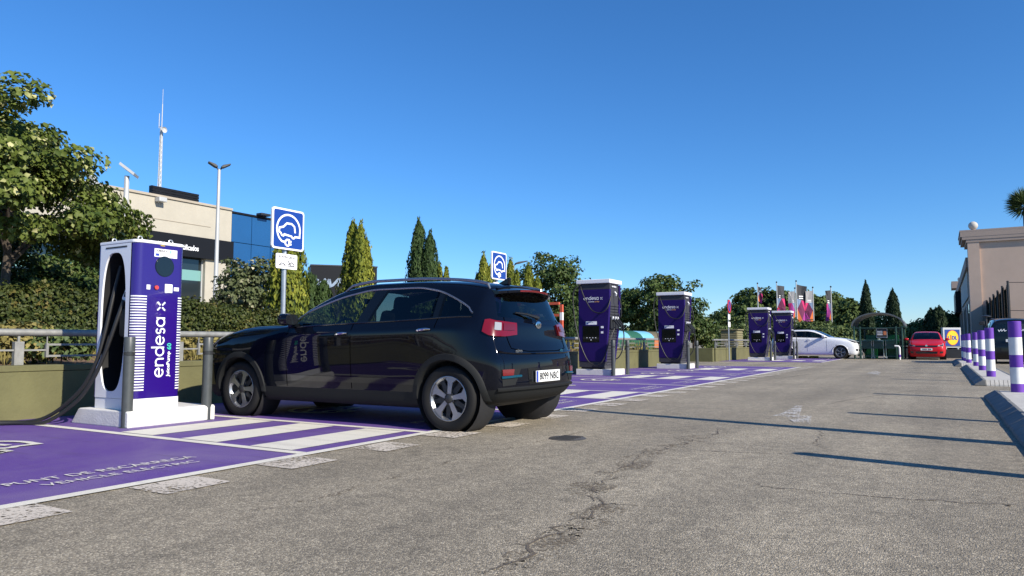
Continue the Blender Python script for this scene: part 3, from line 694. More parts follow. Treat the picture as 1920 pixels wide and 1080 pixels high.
def ultra_charger(loc, label, mx=0):
    th = thing('rapid_charger', label, 'charger', loc, 0, 'wide violet rapid chargers')
    W = .46; zt = 2.28
    face = [(-W,.03),(.26,.03),(.31,.10),(.40,1.0),(.46,1.95),(.46,zt),(-W,zt)]
    q = MB(); q.prism([(-W,.20),(.315,.20),(.40,1.0),(.46,1.95),(.46,2.14),(-W,2.14)], (0,0,0), X3, Z3, Y3*.10); build('front_panel', q, 'charger_violet', th, bevel=.012)
    q = MB(); q.prism([(-W+.01,.05),(.27,.05),(.312,.197),(-W+.003,.197)], (0,.012,0), X3, Z3, Y3*.09); build('kick_panel', q, 'charger_grey', th)
    q = MB(); q.prism([(-W,2.143),(.46,2.143),(.46,zt),(-W,zt)], (0,.006,0), X3, Z3, Y3*.09); build('header', q, 'charger_grey', th)
    q = MB(); q.prism([(-W+.03,0),(.26,0),(.35,1.0),(.42,1.95),(.42,zt),(-W+.03,zt)], (0,.10,0), X3, Z3, Y3*.60); build('core', q, 'charger_grey', th)
    q = MB(); q.prism([(-W,.05),(.27,.05),(.40,1.0),(.46,1.95),(.46,zt),(-W,zt)], (0,.70,0), X3, Z3, Y3*.09); build('rear_panel', q, 'charger_violet', th, bevel=.012)
    q = MB(); q.box(-W-.05,W+.02,-.04,.83,zt+.02,zt+.13); build('canopy', q, 'charger_white', th, bevel=.015)
    q = MB(); q.box(-W+.05,W-.05,.06,.72,zt,zt+.02); build('canopy_support', q, 'charger_grey', th)
    ms = None
    for k in range(22):
        z = .12+k*.075
        if 1.12 < z < 1.36: continue
        x = .26+.09*z if z < 1 else .35+.0737*(z-1)
        if ms is None: ms = MB().box(0,.035,.12,.68,0,.05).mesh('louvre')
        o = link('louvre', ms, 'charger_grey', th); o.location = (x-.008,0,z); o.rotation_euler = (0,rad(5),0)
    hp = MB().box(.36,.45,.12,.68,1.08,1.40); build('holster_panel', hp, 'dark_metal', th, bevel=.01)
    F = -.001
    def plate(nm, x0, x1, z0, z1, mat, d=.006, par=th): return build(nm, MB().box(x0,x1,F-d,F+.001,z0,z1), mat, par)
    logo('wordmark', (-.30,F,1.86), X3, Z3, .56, 'logo_white', th, .17)
    text('sub_lettering', 'JuicePump', (-.16,F,1.79), X3, Z3, .17, .036, 'logo_white', th); text('sub_lettering', 'ULTRA', (.02,F,1.792), X3, Z3, .14, .032, 'logo_orange', th)
    st = plate('sticker', -.24,.08,1.19,1.28,'white_plate',.003)
    text('lettering', 'AMBRA-E', (-.22,F-.003,1.245), X3, Z3, .2, .022, 'ink_grey', st, .002); plate('flag_mark', -.22,-.17,1.2,1.23,'eu_blue',.004,st)
    sc = plate('screen_panel', -.33,.15,.72,1.16,'black_gloss')
    for k in range(4): plate('screen_icon', -.22+k*.085,-.195+k*.085,.83,.85,'logo_white',.0075,sc)
    plate('screen_icon', -.10,-.075,.77,.795,'logo_white',.0075,sc)
    plate('small_label', .20,.275,1.095,1.15,'white_plate',.003); plate('small_label', .20,.265,.955,1.01,'white_plate',.003)
    # cables: loops on the face and plugs at the side
    def cab(P, r=.016):
        P = [Vector(p) for p in P]; Q = []
        for i in range(len(P)-1):
            p0, p1, p2, p3 = P[max(i-1,0)], P[i], P[i+1], P[min(i+2,len(P)-1)]
            for k in range(7):
                t = k/7; Q.append(.5*((2*p1)+(p2-p0)*t+(2*p0-5*p1+4*p2-p3)*t*t+(3*p1-p0-3*p2+p3)*t**3))
        Q.append(P[-1]); q = MB(); q.tube(Q, r, 8); return build('cable', q, 'rubber', th, True)
    cab([(-.40,.02,zt-.01),(-.50,-.05,2.20),(-.58,-.08,2.0),(-.56,-.07,1.5),(-.50,-.06,1.1),(-.36,-.06,.62),(-.15,-.07,.22),(.10,-.08,.10),(.30,-.06,.28),(.42,.05,.75),(.50,.25,1.12)])
    cab([(-.40,.02,zt-.01),(-.34,-.06,2.14),(-.22,-.08,1.88),(-.02,-.09,1.58),(.24,-.10,1.50),(.42,-.06,1.64),(.48,.05,1.95)])
    cab([(.47,.35,2.05),(.60,.38,1.85),(.62,.42,1.5),(.55,.46,1.38),(.50,.5,1.5)])
    cab([(.52,.55,1.18),(.62,.58,.95),(.58,.55,.5),(.45,.5,.28),(.32,.45,.3)])
    for y in (.22,.40,.56):
        q = MB(); q.tube([(.44,y,1.36),(.52,y,1.28),(.62,y,1.16),(.62,y,1.02)],[.03,.03,.026,.018],8); pg = build('plug', q, 'black_plastic', th, True)
        build('plug_collar', MB().box(.445,.475,y-.03,y+.03,1.33,1.41), 'charger_white', pg)
    q = MB(); q.tube([(.46,.35,2.08),(.50,.36,2.03),(.50,.36,1.97)],.022,8); build('cable_guide', q, 'charger_white', th, True)
    text('side_lettering', 'endesa', (.4605,.16,2.2), Y3, Z3, .3, .05, 'logo_white', th)
    return th
UC = [(-8.02,17.95,'violet rapid charger just right of the black car, the nearest of the four'),
      (-7.78,23.75,'violet rapid charger standing before the round linden tree'),
      (-7.62,36.5,'far violet rapid charger beside the round no parking sign'),
      (-7.30,40.9,'farthest violet rapid charger next to the white car')]
PL = ['white plinth under the rapid charger nearest the black car','white plinth under the rapid charger before the linden tree','white plinth of the far rapid charger by the round sign','white plinth of the farthest rapid charger beside the white car']
BL = ['by the rapid charger nearest the black car','by the rapid charger before the linden tree','by the far rapid charger near the round sign','by the farthest rapid charger beside the white car']
for i, (x,y,l) in enumerate(UC):
    plinth(x-.52,x+.50,y-.05,y+.92,.165,PL[i])
    if i == 0: uc0 = ultra_charger((x,y,.165), l); cm = childmap()
    else: copy_tree(uc0, None, (x,y,.165), 0, l, cm)
    bollard_grey(x+.57,y-.06,'dark grey bollard, nearer of the pair '+BL[i]); bollard_grey(x+.57,y+.95,'dark grey bollard, farther of the pair '+BL[i])
# ------------------------------------------------------------------ signs
def ev_sign(y, label, plate=True, zb=2.335):
    th = thing('charging_sign', label, 'sign', (-8.90,y,0), 0, 'blue charging point signs')
    q = MB(); q.tube([(0,0,0),(0,0,zb+.62)], .038, 10); build('post', q, 'galv_bright', th, True)
    q = MB(); q.tube([(0,0,zb+.62),(0,0,zb+.655)], .044, 10); build('post_cap', q, 'dark_metal', th, True)
    w = .325
    q = MB(); q.prism(rounded_poly(-w,w,0,.65,.05), (.045,0,zb), Y3, Z3, X3*.035); sg = build('sign_plate', q, 'sign_white', th, bevel=.004)
    q = MB(); q.prism(rounded_poly(-w+.03,w-.03,.03,.62,.035), (.080,0,zb), Y3, Z3, X3*.003); build('blue_field', q, 'sign_blue', sg)
    q = MB()
    for i, s_ in enumerate(ev_strokes()): q.ribbon([((p[0]-.5)*.62, .01+p[1]*.62) for p in s_], .030, (.083,0,zb), Y3, Z3, X3, .002+.0005*i)
    build('pictogram', q, 'logo_white', sg)
    if plate:
        q = MB(); q.prism(rounded_poly(-.215,.215,0,.235,.025), (.045,0,zb-.30), Y3, Z3, X3*.012); pl = build('notice_plate', q, 'sign_white', th)
        text('lettering', 'SE AVISA GRÚA', (.057,-.165,zb-.135), Y3, Z3, .33, .05, 'ink_grey', pl)
        q = MB()
        for s_ in ([(-.15,-.245),(-.12,-.215),(-.07,-.215),(-.04,-.235),(-.02,-.245),(-.15,-.245)], [(.02,-.25),(.15,-.25),(.15,-.22),(.10,-.19),(.07,-.215),(.02,-.225)], [(.02,-.165),(.05,-.20),(.08,-.24)]):
            q.ribbon([(a, zb+b) for a, b in s_], .016, (.057,0,0), Y3, Z3, X3, .003)
        build('tow_pictogram', q, 'ink_grey', pl)
    return th
ev_sign(8.0, 'blue charging point sign with tow-away plate above the black car bonnet')
ev_sign(14.38, 'second blue charging point sign rising behind the black car roof', True)
def no_parking(x, y, label):
    th = thing('no_parking_sign', label, 'sign', (x,y,0), 0, 'round no parking signs')
    q = MB(); q.tube([(0,0,0),(0,0,2.95)], .032, 8); build('post', q, 'galv_bright', th, True)
    q = MB(); q.lathe([(.32,0),(.32,.03),(0,.03)], (.035,0,2.62), 'x', 28); d = build('disc', q, 'sign_red', th)
    q = MB(); q.lathe([(.25,.031),(0,.031)], (.035,0,2.62), 'x', 28); build('blue_field', q, 'sign_blue', d)
    q = MB(); q.ribbon([(-.17,.17),(.17,-.17)], .07, (.066,0,2.62), Y3, Z3, X3, .002); build('slash', q, 'sign_red', d)
    for z in (1.98,1.62): build('notice_plate', MB().box(.035,.045,-.2,.2,z,z+.25), 'sign_white', th)
no_parking(-8.82, 35.6, 'round red and blue no parking sign on a thin post at the driveway')
no_parking(-8.3, 45.2, 'round no parking sign tucked between the two far chargers')
# ------------------------------------------------------------------ traffic islands with painted bollards
def island(x0, x1, y0, y1, label, nose):
    th = thing('traffic_island', label, 'island', (0,0,0)); h = .125
    xi = x0+.20
    build('infill', MB().box(xi+.002,x1-.2,y0+.16,y1-.16,0,h-.006), 'concrete_pale', th)
    n = max(1, round((y1-y0)/.5)); Ls = (y1-y0)/n
    q = MB(); q.prism([(0,0),(.20,0),(.20,h),(.155,h),(.012,.035)], (0,.006,0), X3, Z3, Y3*(Ls-.012)); ml = q.mesh('kerb_stone')
    q = MB(); q.prism([(0,0),(0,h),(.045,h),(.188,.035),(.20,0)][::-1], (0,.006,0), X3, Z3, Y3*(Ls-.012)); mr = q.mesh('kerb_stone')
    for k in range(n):
        o = link('kerb_stone', ml, 'kerb_grey', th, bevel=.01); o.location = (x0+random.uniform(-.006,.006), y0+k*Ls, random.uniform(-.004,.004))
        o = link('kerb_stone', mr, 'kerb_grey', th); o.location = (x1-.2, y0+k*Ls, 0)
    # short ends: narrow upright stones
    m = round((x1-x0-.4)/.07); w = (x1-x0-.4)/m
    q = MB(); q.prism([(0,0),(.16,0),(.16,h),(.12,h),(.01,.03)], (.004,0,0), Y3, Z3, X3*(w-.008)); me = q.mesh('nose_stone')
    for k in range(m):
        o = link('nose_stone', me, 'kerb_grey' if k % 2 else 'concrete_pale', th); o.location = (xi+k*w, y0-.001, 0)
        o = link('nose_stone', me, 'kerb_grey', th); o.scale = (1,-1,1); o.location = (xi+k*w, y1+.001, 0)
    return th
island(.56,1.72,3.2,13.95,'long kerbed traffic island at the right edge with the nearest striped bollard',0)
island(.56,1.55,17.6,29.4,'middle kerbed traffic island carrying three striped bollards',1)
island(.42,1.45,31.2,39.2,'far kerbed traffic island with three small striped bollards',1)
def striped(x, y, label):
    th = thing('striped_bollard', label, 'bollard', (x,y,.118), 0, 'purple and white striped bollards'); H = 1.08; n = 5; hs = [.13,.25,.19,.27,.24]
    z = 0
    for k in range(5):
        q = MB(); q.lathe([(.088,0),(.088,hs[k])]+([(.082,hs[k]+.008),(0,hs[k]+.008)] if k == 4 else []), n=24)
        o = build('purple_band' if k % 2 == 0 else 'white_band', q, 'bollard_purple' if k % 2 == 0 else 'bollard_white', th, True, sharp=30); o.location = (0,0,z); z += hs[k]
    return th
sb = striped(.99,13.62,'largest purple and white striped bollard at the right edge'); cm = childmap()
for (x,y,l) in ((.94,19.47,'striped bollard at the near end of the middle island'),(.96,23.83,'striped bollard in the middle of the middle island'),(.97,28.06,'striped bollard at the far end of the middle island'),
                (.88,32.3,'small striped bollard, first of three on the far island'),(.86,35.0,'small striped bollard, second of three on the far island'),(.84,37.3,'small striped bollard, third of three on the far island'),
                (.99,9.65,'striped bollard just outside the right edge casting the middle shadow'),(.99,5.78,'striped bollard outside the right edge casting the nearest shadow')):
    copy_tree(sb, None, (x,y,.118), 0, l, cm)
# lamp column outside the frame whose shadow crosses the lane
def lamp_column(loc, H, label, heads=2, arm=.45, rz=0, r0=.07):
    th = thing('street_lamp', label, 'street lamp', loc, rz)
    q = MB(); q.tube([(0,0,0),(0,0,H)],[r0,r0*.55],10); build('column', q, 'lamp_grey', th, True)
    q = MB(); q.box(-.12,.12,-.12,.12,0,.02); build('base_plate', q, 'lamp_grey', th)
    for s_ in ((-1,1) if heads == 2 else (1,)):
        q = MB(); q.tube([(0,0,H-.05),(s_*arm*.4,0,H+.10)],.03,6); a = build('arm', q, 'dark_metal', th)
        q = MB(); q.prism([(arm*.25,.06),(arm*.6,.08),(arm*1.5,.24),(arm*1.45,.29),(arm*.5,.20),(arm*.22,.13)], (0,-.14,H), X3*s_, Z3, Y3*.28); build('lamp_head', q, 'dark_metal', th, bevel=.02)
    return th
lamp_column((1.15,7.58,.118), 3.15, 'short lamp column on the island outside the right edge', 1, .3, rad(-20), .14)
p = onX(411,318,-26); lamp_column((p[0],p[1],0), p[2], 'tall two-headed street lamp in front of the cream showroom', 2, .30, rad(60), .11)
p = onX(1266,600,-16); 
p = onX(962,497,-22); lamp_column((p[0],p[1],0), p[2], 'street lamp with dark head between the yellow conifers', 1, .6, rad(45), .1)
def flat_lamp():
    p = onX(238,330,-17.5); th = thing('panel_lamp', 'grey lamp post with tilted flat panel beside the big linden crown', 'street lamp', (p[0],p[1],0))
    q = MB(); q.tube([(0,0,0),(0,0,p[2])],[.07,.06],8); build('column', q, 'lamp_grey', th, True)
    q = MB(); q.obox((.0,.05,p[2]+.15), (.12,.12,-.13), (-.16,.16,0), (.01,.01,.03)); build('panel', q, 'lamp_grey', th)
    b = onX(222,447,-17); a = onX(197,380,-17); th2 = thing('leaning_post', 'thick bent steel lamp post leaning behind the nearest charger', 'post', (b[0],b[1],0))
    P = [(0,0,0),(0,.0,b[2]-.4),(.0,-.03,b[2]),(a[0]-b[0],a[1]-b[1],a[2]),(a[0]-b[0],a[1]-b[1]-.55,a[2]+.9)]
    q = MB(); q.tube(P,.085,10); build('column', q, 'lamp_grey', th2, True)
flat_lamp()
# ------------------------------------------------------------------ cars
M('paint_black', (.0022,.0032,.0075), .3, coat=.75, spec=.0)
M('paint_white', (.74,.75,.77), .3, coat=.8)
M('paint_red', (.46,.006,.012), .4, coat=.4, spec=.2)
M('paint_dark', (.006,.007,.009), .3, coat=.7, spec=.1)
M('cladding', (.011,.012,.0125), .7, spec=.25)
M('chrome', (.62,.64,.67), .12, 1.0)
M('satin_silver', (.30,.33,.37), .3, .9)
M('alloy', (.36,.37,.39), .3, .85)
M('alloy_dark', (.035,.036,.038), .4, .3)
M('tyre', (.011,.011,.0115), .8, spec=.3, bump=(120,.25))
M('mirror_dark', (.10,.11,.12), .05, .9)
M('seam_black', (.0008,.0008,.001), .9, spec=0)
M('brake', (.06,.06,.065), .5, .6)
M('lens_red', (.13,.0018,.0045), .12, coat=.5)
M('lens_dark_red', (.10,.004,.006), .15, coat=.6)
M('lens_clear', (.27,.28,.30), .1, coat=.6)
M('lamp_black', (.012,.013,.016), .12, coat=.6)
M('cabin', (.012,.012,.014), .8)
M('seat_grey', (.022,.022,.025), .8)
M('plate_white', (.82,.82,.8), .4)
M('plate_ink', (.01,.01,.012), .4)
M('teal_trim', (.01,.10,.16), .25, .4)
glass_mat('glass_side', (.72,.80,.77)); glass_mat('glass_dark', (.20,.235,.23)); glass_mat('glass_wind', (.55,.62,.60))
# control net of a compact crossover: 16 stations nose to tail, 11 lines from under-floor to roof centre; (x back, y half width, z up)
def lo(x, y3, y4, y5, z5, z2=.25): return [(x,0,.20),(x,.72,.20),(x,.84,z2),(x,y3,.42),(x,y4,.65),(x,y5,z5)]
NET = [
 [(.25,0,.20),(.12,0,.20),(.06,0,.25),(.005,0,.40),(0,0,.55),(.03,0,.70),(.09,0,.80),(.15,0,.83),(.22,0,.85),(.29,0,.865),(.36,0,.88)],
 [(.25,0,.20),(.14,.42,.20),(.085,.44,.25),(.03,.45,.40),(.03,.46,.55),(.065,.46,.70),(.13,.45,.80),(.2,.42,.84),(.27,.34,.865),(.35,.2,.885),(.48,0,.905)],
 [(.35,0,.2),(.24,.68,.20),(.19,.73,.25),(.14,.76,.40),(.13,.775,.55),(.17,.77,.70),(.25,.735,.80),(.33,.68,.855),(.4,.56,.89),(.5,.32,.925),(.6,0,.945)],
 [(.5,0,.2),(.45,.72,.2),(.42,.82,.25),(.40,.865,.40),(.40,.875,.58),(.42,.86,.74),(.48,.80,.855),(.52,.735,.895),(.57,.62,.93),(.65,.35,.965),(.75,0,.98)],
 lo(.87,.895,.905,.885,.82)+[(.87,.82,.925),(.88,.77,.955),(.90,.66,.985),(.95,.36,1.015),(1.0,0,1.025)],
 lo(1.28,.885,.895,.888,.85)+[(1.28,.845,.985),(1.30,.815,1.005),(1.26,.72,1.03),(1.18,.38,1.055),(1.14,0,1.06)],
 lo(1.62,.878,.888,.888,.87)+[(1.62,.845,1.0),(1.62,.755,1.185),(1.58,.68,1.235),(1.52,.37,1.27),(1.48,0,1.275)],
 lo(2.05,.875,.888,.888,.885)+[(2.05,.845,1.02),(2.05,.675,1.375),(2.02,.60,1.445),(1.98,.33,1.485),(1.95,0,1.49)],
 lo(2.45,.875,.888,.888,.90)+[(2.45,.845,1.035),(2.45,.645,1.435),(2.45,.575,1.505),(2.45,.32,1.54),(2.45,0,1.545)],
 lo(2.90,.875,.888,.890,.91)+[(2.9,.842,1.05),(2.9,.645,1.435),(2.9,.57,1.505),(2.9,.32,1.54),(2.9,0,1.548)],
 lo(3.30,.885,.897,.893,.925)+[(3.3,.835,1.07),(3.3,.665,1.395),(3.3,.56,1.49),(3.3,.31,1.525),(3.3,0,1.535)],
 lo(3.68,.895,.903,.89,.93)+[(3.68,.82,1.09),(3.68,.735,1.25),(3.68,.56,1.455),(3.68,.30,1.495),(3.68,0,1.505)],
 [(3.95,0,.22),(3.95,.72,.24),(3.98,.81,.30),(3.99,.86,.44),(3.98,.868,.66),(3.97,.845,.91),(3.97,.79,1.085),(3.94,.772,1.135),(3.95,.56,1.41),(3.95,.30,1.455),(3.95,0,1.465)],
 [(4.1,0,.25),(4.12,.66,.27),(4.2,.74,.33),(4.26,.775,.45),(4.25,.785,.64),(4.17,.765,.86),(4.14,.71,1.0),(4.11,.68,1.08),(4.02,.54,1.37),(4.02,.3,1.425),(4.02,0,1.435)],
 [(4.1,0,.25),(4.2,.42,.28),(4.3,.46,.35),(4.345,.48,.46),(4.34,.48,.64),(4.255,.47,.84),(4.225,.45,1.0),(4.19,.43,1.06),(4.05,.36,1.385),(4.04,.22,1.42),(4.04,0,1.435)],
 [(4.1,0,.25),(4.22,0,.28),(4.33,0,.35),(4.375,0,.46),(4.37,0,.64),(4.28,0,.84),(4.25,0,1.0),(4.21,0,1.055),(4.07,0,1.385),(4.06,0,1.41),(4.05,0,1.435)]]
NET = np.array(NET, float)
def pchip(P, sub):
    """monotone cubic through the rows of P (n,...) -> (n-1)*sub+1 rows"""
    d = P[1:]-P[:-1]; m = np.zeros_like(P)
    a, b = d[:-1], d[1:]; ok = (a*b) > 0
    with np.errstate(all='ignore'): h = np.where(ok, 2*a*b/np.where(ok, a+b, 1), 0)
    m[1:-1] = h; m[0] = d[0]; m[-1] = d[-1]; out = []
    for i in range(len(P)-1):
        for k in range(sub):
            t = k/sub; out.append((2*t**3-3*t**2+1)*P[i]+(t**3-2*t**2+t)*m[i]+(-2*t**3+3*t**2)*P[i+1]+(t**3-t**2)*m[i+1])
    out.append(P[-1]); return np.array(out)
class Body:
    def __init__(s, xm=None, zm=None, ys=1.0, tweak=None, su=5, sv=5):
        s.SU, s.SV = su, sv
        N = NET.copy()
        if tweak: tweak(N)
        if xm: N[...,0] = np.interp(N[...,0], xm[0], xm[1])
        if zm: N[...,2] = np.interp(N[...,2], zm[0], zm[1])
        N[...,1] *= ys
        fl = np.array([1,-1,1]); A = np.concatenate([N[1:2]*fl, N, N[-2:-1]*fl], 0)
        A = pchip(A, s.SU)[s.SU:-s.SU]
        B = np.concatenate([A[:,1:2]*fl, A, A[:,-2:-1]*fl], 1).transpose(1,0,2)
        s.P = pchip(B, s.SV)[s.SV:-s.SV].transpose(1,0,2); s.P[...,1] = np.maximum(s.P[...,1], 0)
        du = np.gradient(s.P, axis=0); dv = np.gradient(s.P, axis=1); n = np.cross(dv, du); L = np.linalg.norm(n, axis=2, keepdims=True); n = n/np.maximum(L, 1e-9)
        c = s.P-np.array([s.P[...,0].mean(), 0, .75]); sg = np.sign((n*c).sum(2)); 
        if np.median(sg) < 0: n = -n
        s.N = n
        V, Fc = s.quads(lambda u, v: True, both=True); s.bvh = BVHTree.FromPolygons([tuple(p) for p in V], Fc)
    def at(s, u, v, off=0.0):
        a, b = min(max(u*s.SU,0),s.P.shape[0]-1.001), min(max(v*s.SV,0),s.P.shape[1]-1.001); i, j = int(a), int(b); fa, fb = a-i, b-j
        w = lambda A: (A[i,j]*(1-fa)*(1-fb)+A[i+1,j]*fa*(1-fb)+A[i,j+1]*(1-fa)*fb+A[i+1,j+1]*fa*fb)
        n = w(s.N); n = n/max(np.linalg.norm(n),1e-6); return w(s.P)+n*off
    def quads(s, test, both=True, sides=(1,-1)):
        nu, nv = s.P.shape[:2]; V = []; F = []; idx = {}
        for sg in (sides if both else sides[:1]):
            for i in range(nu-1):
                for j in range(nv-1):
                    if not test((i+.5)/s.SU, (j+.5)/s.SV): continue
                    q = []
                    for a, b in ((i,j),(i+1,j),(i+1,j+1),(i,j+1)):
                        p = s.P[a,b]; key = (round(p[0],5), round(p[1]*sg,5), round(p[2],5))
                        if key not in idx: idx[key] = len(V); V.append(key)
                        if idx[key] not in q: q.append(idx[key])
                    if len(q) > 2: F.append(tuple(q if sg > 0 else q[::-1]))
        return V, F
    def hitx(s, y, z):
        h = s.bvh.ray_cast(Vector((9, y, z)), Vector((-1,0,0))); return h[0].x
    def hit(s, x, z, side):
        h = s.bvh.ray_cast(Vector((x, side*2, z)), Vector((0,-side,0))); return h[0].y if h[0] is not None else None
def surf(B, name, test, mat, par, sides=(1,-1), thick=0):
    V, F = B.quads(test, True, sides); mb = MB(); mb.v = V; mb.f = F; o = build(name, mb, mat, par, True, sharp=60); return o
def patch(B, name, top, bot, mat, par, off=.006, sides=(1,-1), nv=3, rim=.02):
    """panel on the body between two (u,v) polylines, raised by off with a turned-in rim"""
    objs = []
    for sg in sides:
        R = []
        n = len(top)
        for k in range(nv+1):
            t = k/nv; R.append([B.at(a[0]+(b[0]-a[0])*t, a[1]+(b[1]-a[1])*t, off) for a, b in zip(top, bot)])
        R = np.array(R); R[...,1] *= sg; V = R.reshape(-1,3).tolist(); F = [(k*n+i,k*n+i+1,(k+1)*n+i+1,(k+1)*n+i) for k in range(nv) for i in range(n-1)]
        ring = [(0,i) for i in range(n)]+[(k,n-1) for k in range(1,nv+1)]+[(nv,i) for i in range(n-2,-1,-1)]+[(k,0) for k in range(nv-1,0,-1)]
        b0 = len(V)
        for k, i in ring:
            t = k/nv; a, b = top[i], bot[i]; p = B.at(a[0]+(b[0]-a[0])*t, a[1]+(b[1]-a[1])*t, off-rim); V.append([p[0],p[1]*sg,p[2]])
        m = len(ring)
        for e in range(m): F.append((ring[e][0]*n+ring[e][1], ring[(e+1)%m][0]*n+ring[(e+1)%m][1], b0+(e+1)%m, b0+e))
        mb = MB(); mb.add(V, F); objs.append(build(name, mb, mat, par, True, sharp=35))
    return objs
def seam(B, name, uv, par, mat='seam_black', r=.0035, sides=(1,-1), off=0.0):
    out = []
    for sg in sides:
        P = []
        for (a, b) in zip(uv, uv[1:]):
            for k in range(6): P.append(B.at(a[0]+(b[0]-a[0])*k/6, a[1]+(b[1]-a[1])*k/6, off)*np.array([1,sg,1]))
        P.append(B.at(*uv[-1], off)*np.array([1,sg,1])); q = MB(); q.tube(P, r, 5); out.append(build(name, q, mat, par, True))
    return out
def wheel_meshes(R, style):
    w = .105; rr = R*.69
    q = MB(); q.lathe([(rr-.012,-w*.75),(rr+.004,-w*.86),(R*.80,-w),(R*.93,-w*.97),(R*.985,-w*.82),(R,-w*.6),(R,-w*.42),(R-.007,-w*.40),(R-.007,-w*.34),(R,-w*.32),(R,-.012),(R-.007,-.010),(R-.007,.010),(R,.012),(R,w*.32),(R-.007,w*.34),(R-.007,w*.40),(R,w*.42),(R,w*.6),(R*.985,w*.82),(R*.93,w*.97),(R*.80,w),(rr+.004,w*.86),(rr-.012,w*.75)], (0,0,0), 'y', 56); ty = q.mesh('tyre')
    q = MB(); q.lathe([(rr-.012,-w*.80),(rr,-w*.84),(rr-.004,-w*.74),(rr-.03,-w*.55),(rr-.035,w*.8)], (0,0,0), 'y', 48); rim = q.mesh('rim')
    q = MB(); q.lathe([(0,-w*.02),(rr*.55,-w*.02),(rr*.94,.0)], (0,0,0), 'y', 40); back = q.mesh('b')
    sp = []; sd = []
    for k in range(5):
        a = 2*math.pi*k/5+math.pi/2; u = np.array([math.cos(a),0,math.sin(a)]); v = np.array([-math.sin(a),0,math.cos(a)])
        if style == 'flare': pol = [(.035,-.020),(.10,-.024),(rr*.72,-.030),(rr*.97,-.092),(rr*1.0,-.03),(rr*1.0,.03),(rr*.97,.092),(rr*.72,.030),(.10,.024),(.035,.020)]
        else: pol = [(.03,-.012),(rr*.5,-.016),(rr*.98,-.055),(rr*.99,-.03),(rr*.55,0.0),(rr*.99,.03),(rr*.98,.055),(rr*.5,.016),(.03,.012)]
        m1 = MB(); m1.prism(pol, (0,-w*.70,0), u, v, Y3*.02); sp.append(m1.mesh('spoke'))
        a2 = a+math.pi/5; u2 = np.array([math.cos(a2),0,math.sin(a2)]); v2 = np.array([-math.sin(a2),0,math.cos(a2)])
        m2 = MB(); m2.prism([(.04,-.035),(rr*.75,-.022),(rr*.99,-.05),(rr*.99,.05),(rr*.75,.022),(.04,.035)] if style == 'flare' else [(.04,-.02),(rr*.99,-.015),(rr*.99,.015),(.04,.02)], (0,-w*.50,0), u2, v2, Y3*.03); sd.append(m2.mesh('spoke'))
    q = MB(); q.lathe([(0,-w*.80),(.03,-w*.80),(.034,-w*.76),(.048,-w*.72),(.05,-w*.4)], (0,0,0), 'y', 24); hub = q.mesh('hub')
    q = MB()
    for k in range(5):
        a = 2*math.pi*(k+.5)/5+math.pi/2; q.lathe([(0,-w*.74),(.010,-w*.74),(.010,-w*.5)], (.058*math.cos(a),0,.058*math.sin(a)), 'y', 8)
    bolts = q.mesh('bolts')
    return ty, rim, back, sp, sd, hub, bolts
def put_wheels(th, R, axles, half, style, spoke_mat):
    ty, rim, back, sp, sd, hub, bolts = wheel_meshes(R, style)
    for x in axles:
        for sg in (-1, 1):
            t = link('wheel', ty, 'tyre', th, True); t.location = (x, sg*half, R*.985); t.rotation_euler = (0, .35*x, 0 if sg < 0 else math.pi)
            link('rim', rim, spoke_mat, t, True); link('brake_disc', back, 'brake', t, True); link('hub_cap', hub, 'alloy_dark', t, True); link('wheel_bolts', bolts, 'alloy_dark', t)
            for m_ in sp: link('spoke', m_, spoke_mat, t)
            for m_ in sd: link('dark_spoke', m_, 'alloy_dark', t)
def arches(B, th, axles, r0, r1, mat, R):
    for x in axles:
        for sg in (-1, 1):
            V = []; n = 30; 
            for k in range(n+1):
                a = rad(-3+186*k/n); row = []
                for r, off in ((r0-.004,-.10),(r0,-.004),(r0+.012,.016),(r1-.01,.014),(r1,-.006)):
                    px, pz = x+r*math.cos(a), R+r*math.sin(a); y = B.hit(px, max(pz,.24), sg)
                    y = (abs(y) if y is not None else .88)
                    V.append((px, sg*(y+off), max(pz,.19)))
            q = MB(); q.add(V, [(5*k+j,5*k+5+j,5*k+6+j,5*k+1+j) for k in range(n) for j in range(4)]); build('arch_cladding', q, mat, th, True, sharp=60)
            q = MB(); q.lathe([(r0+.01,.0),(r0+.01,.30),(0,.30)], (x, 0, R), 'y', 30); me = q.mesh('wheel_well'); o = link('wheel_well', me, 'cabin', th, True)
            o.location = (0, -.86 if sg < 0 else .86, 0); o.scale = (1, 1 if sg < 0 else -1, 1)
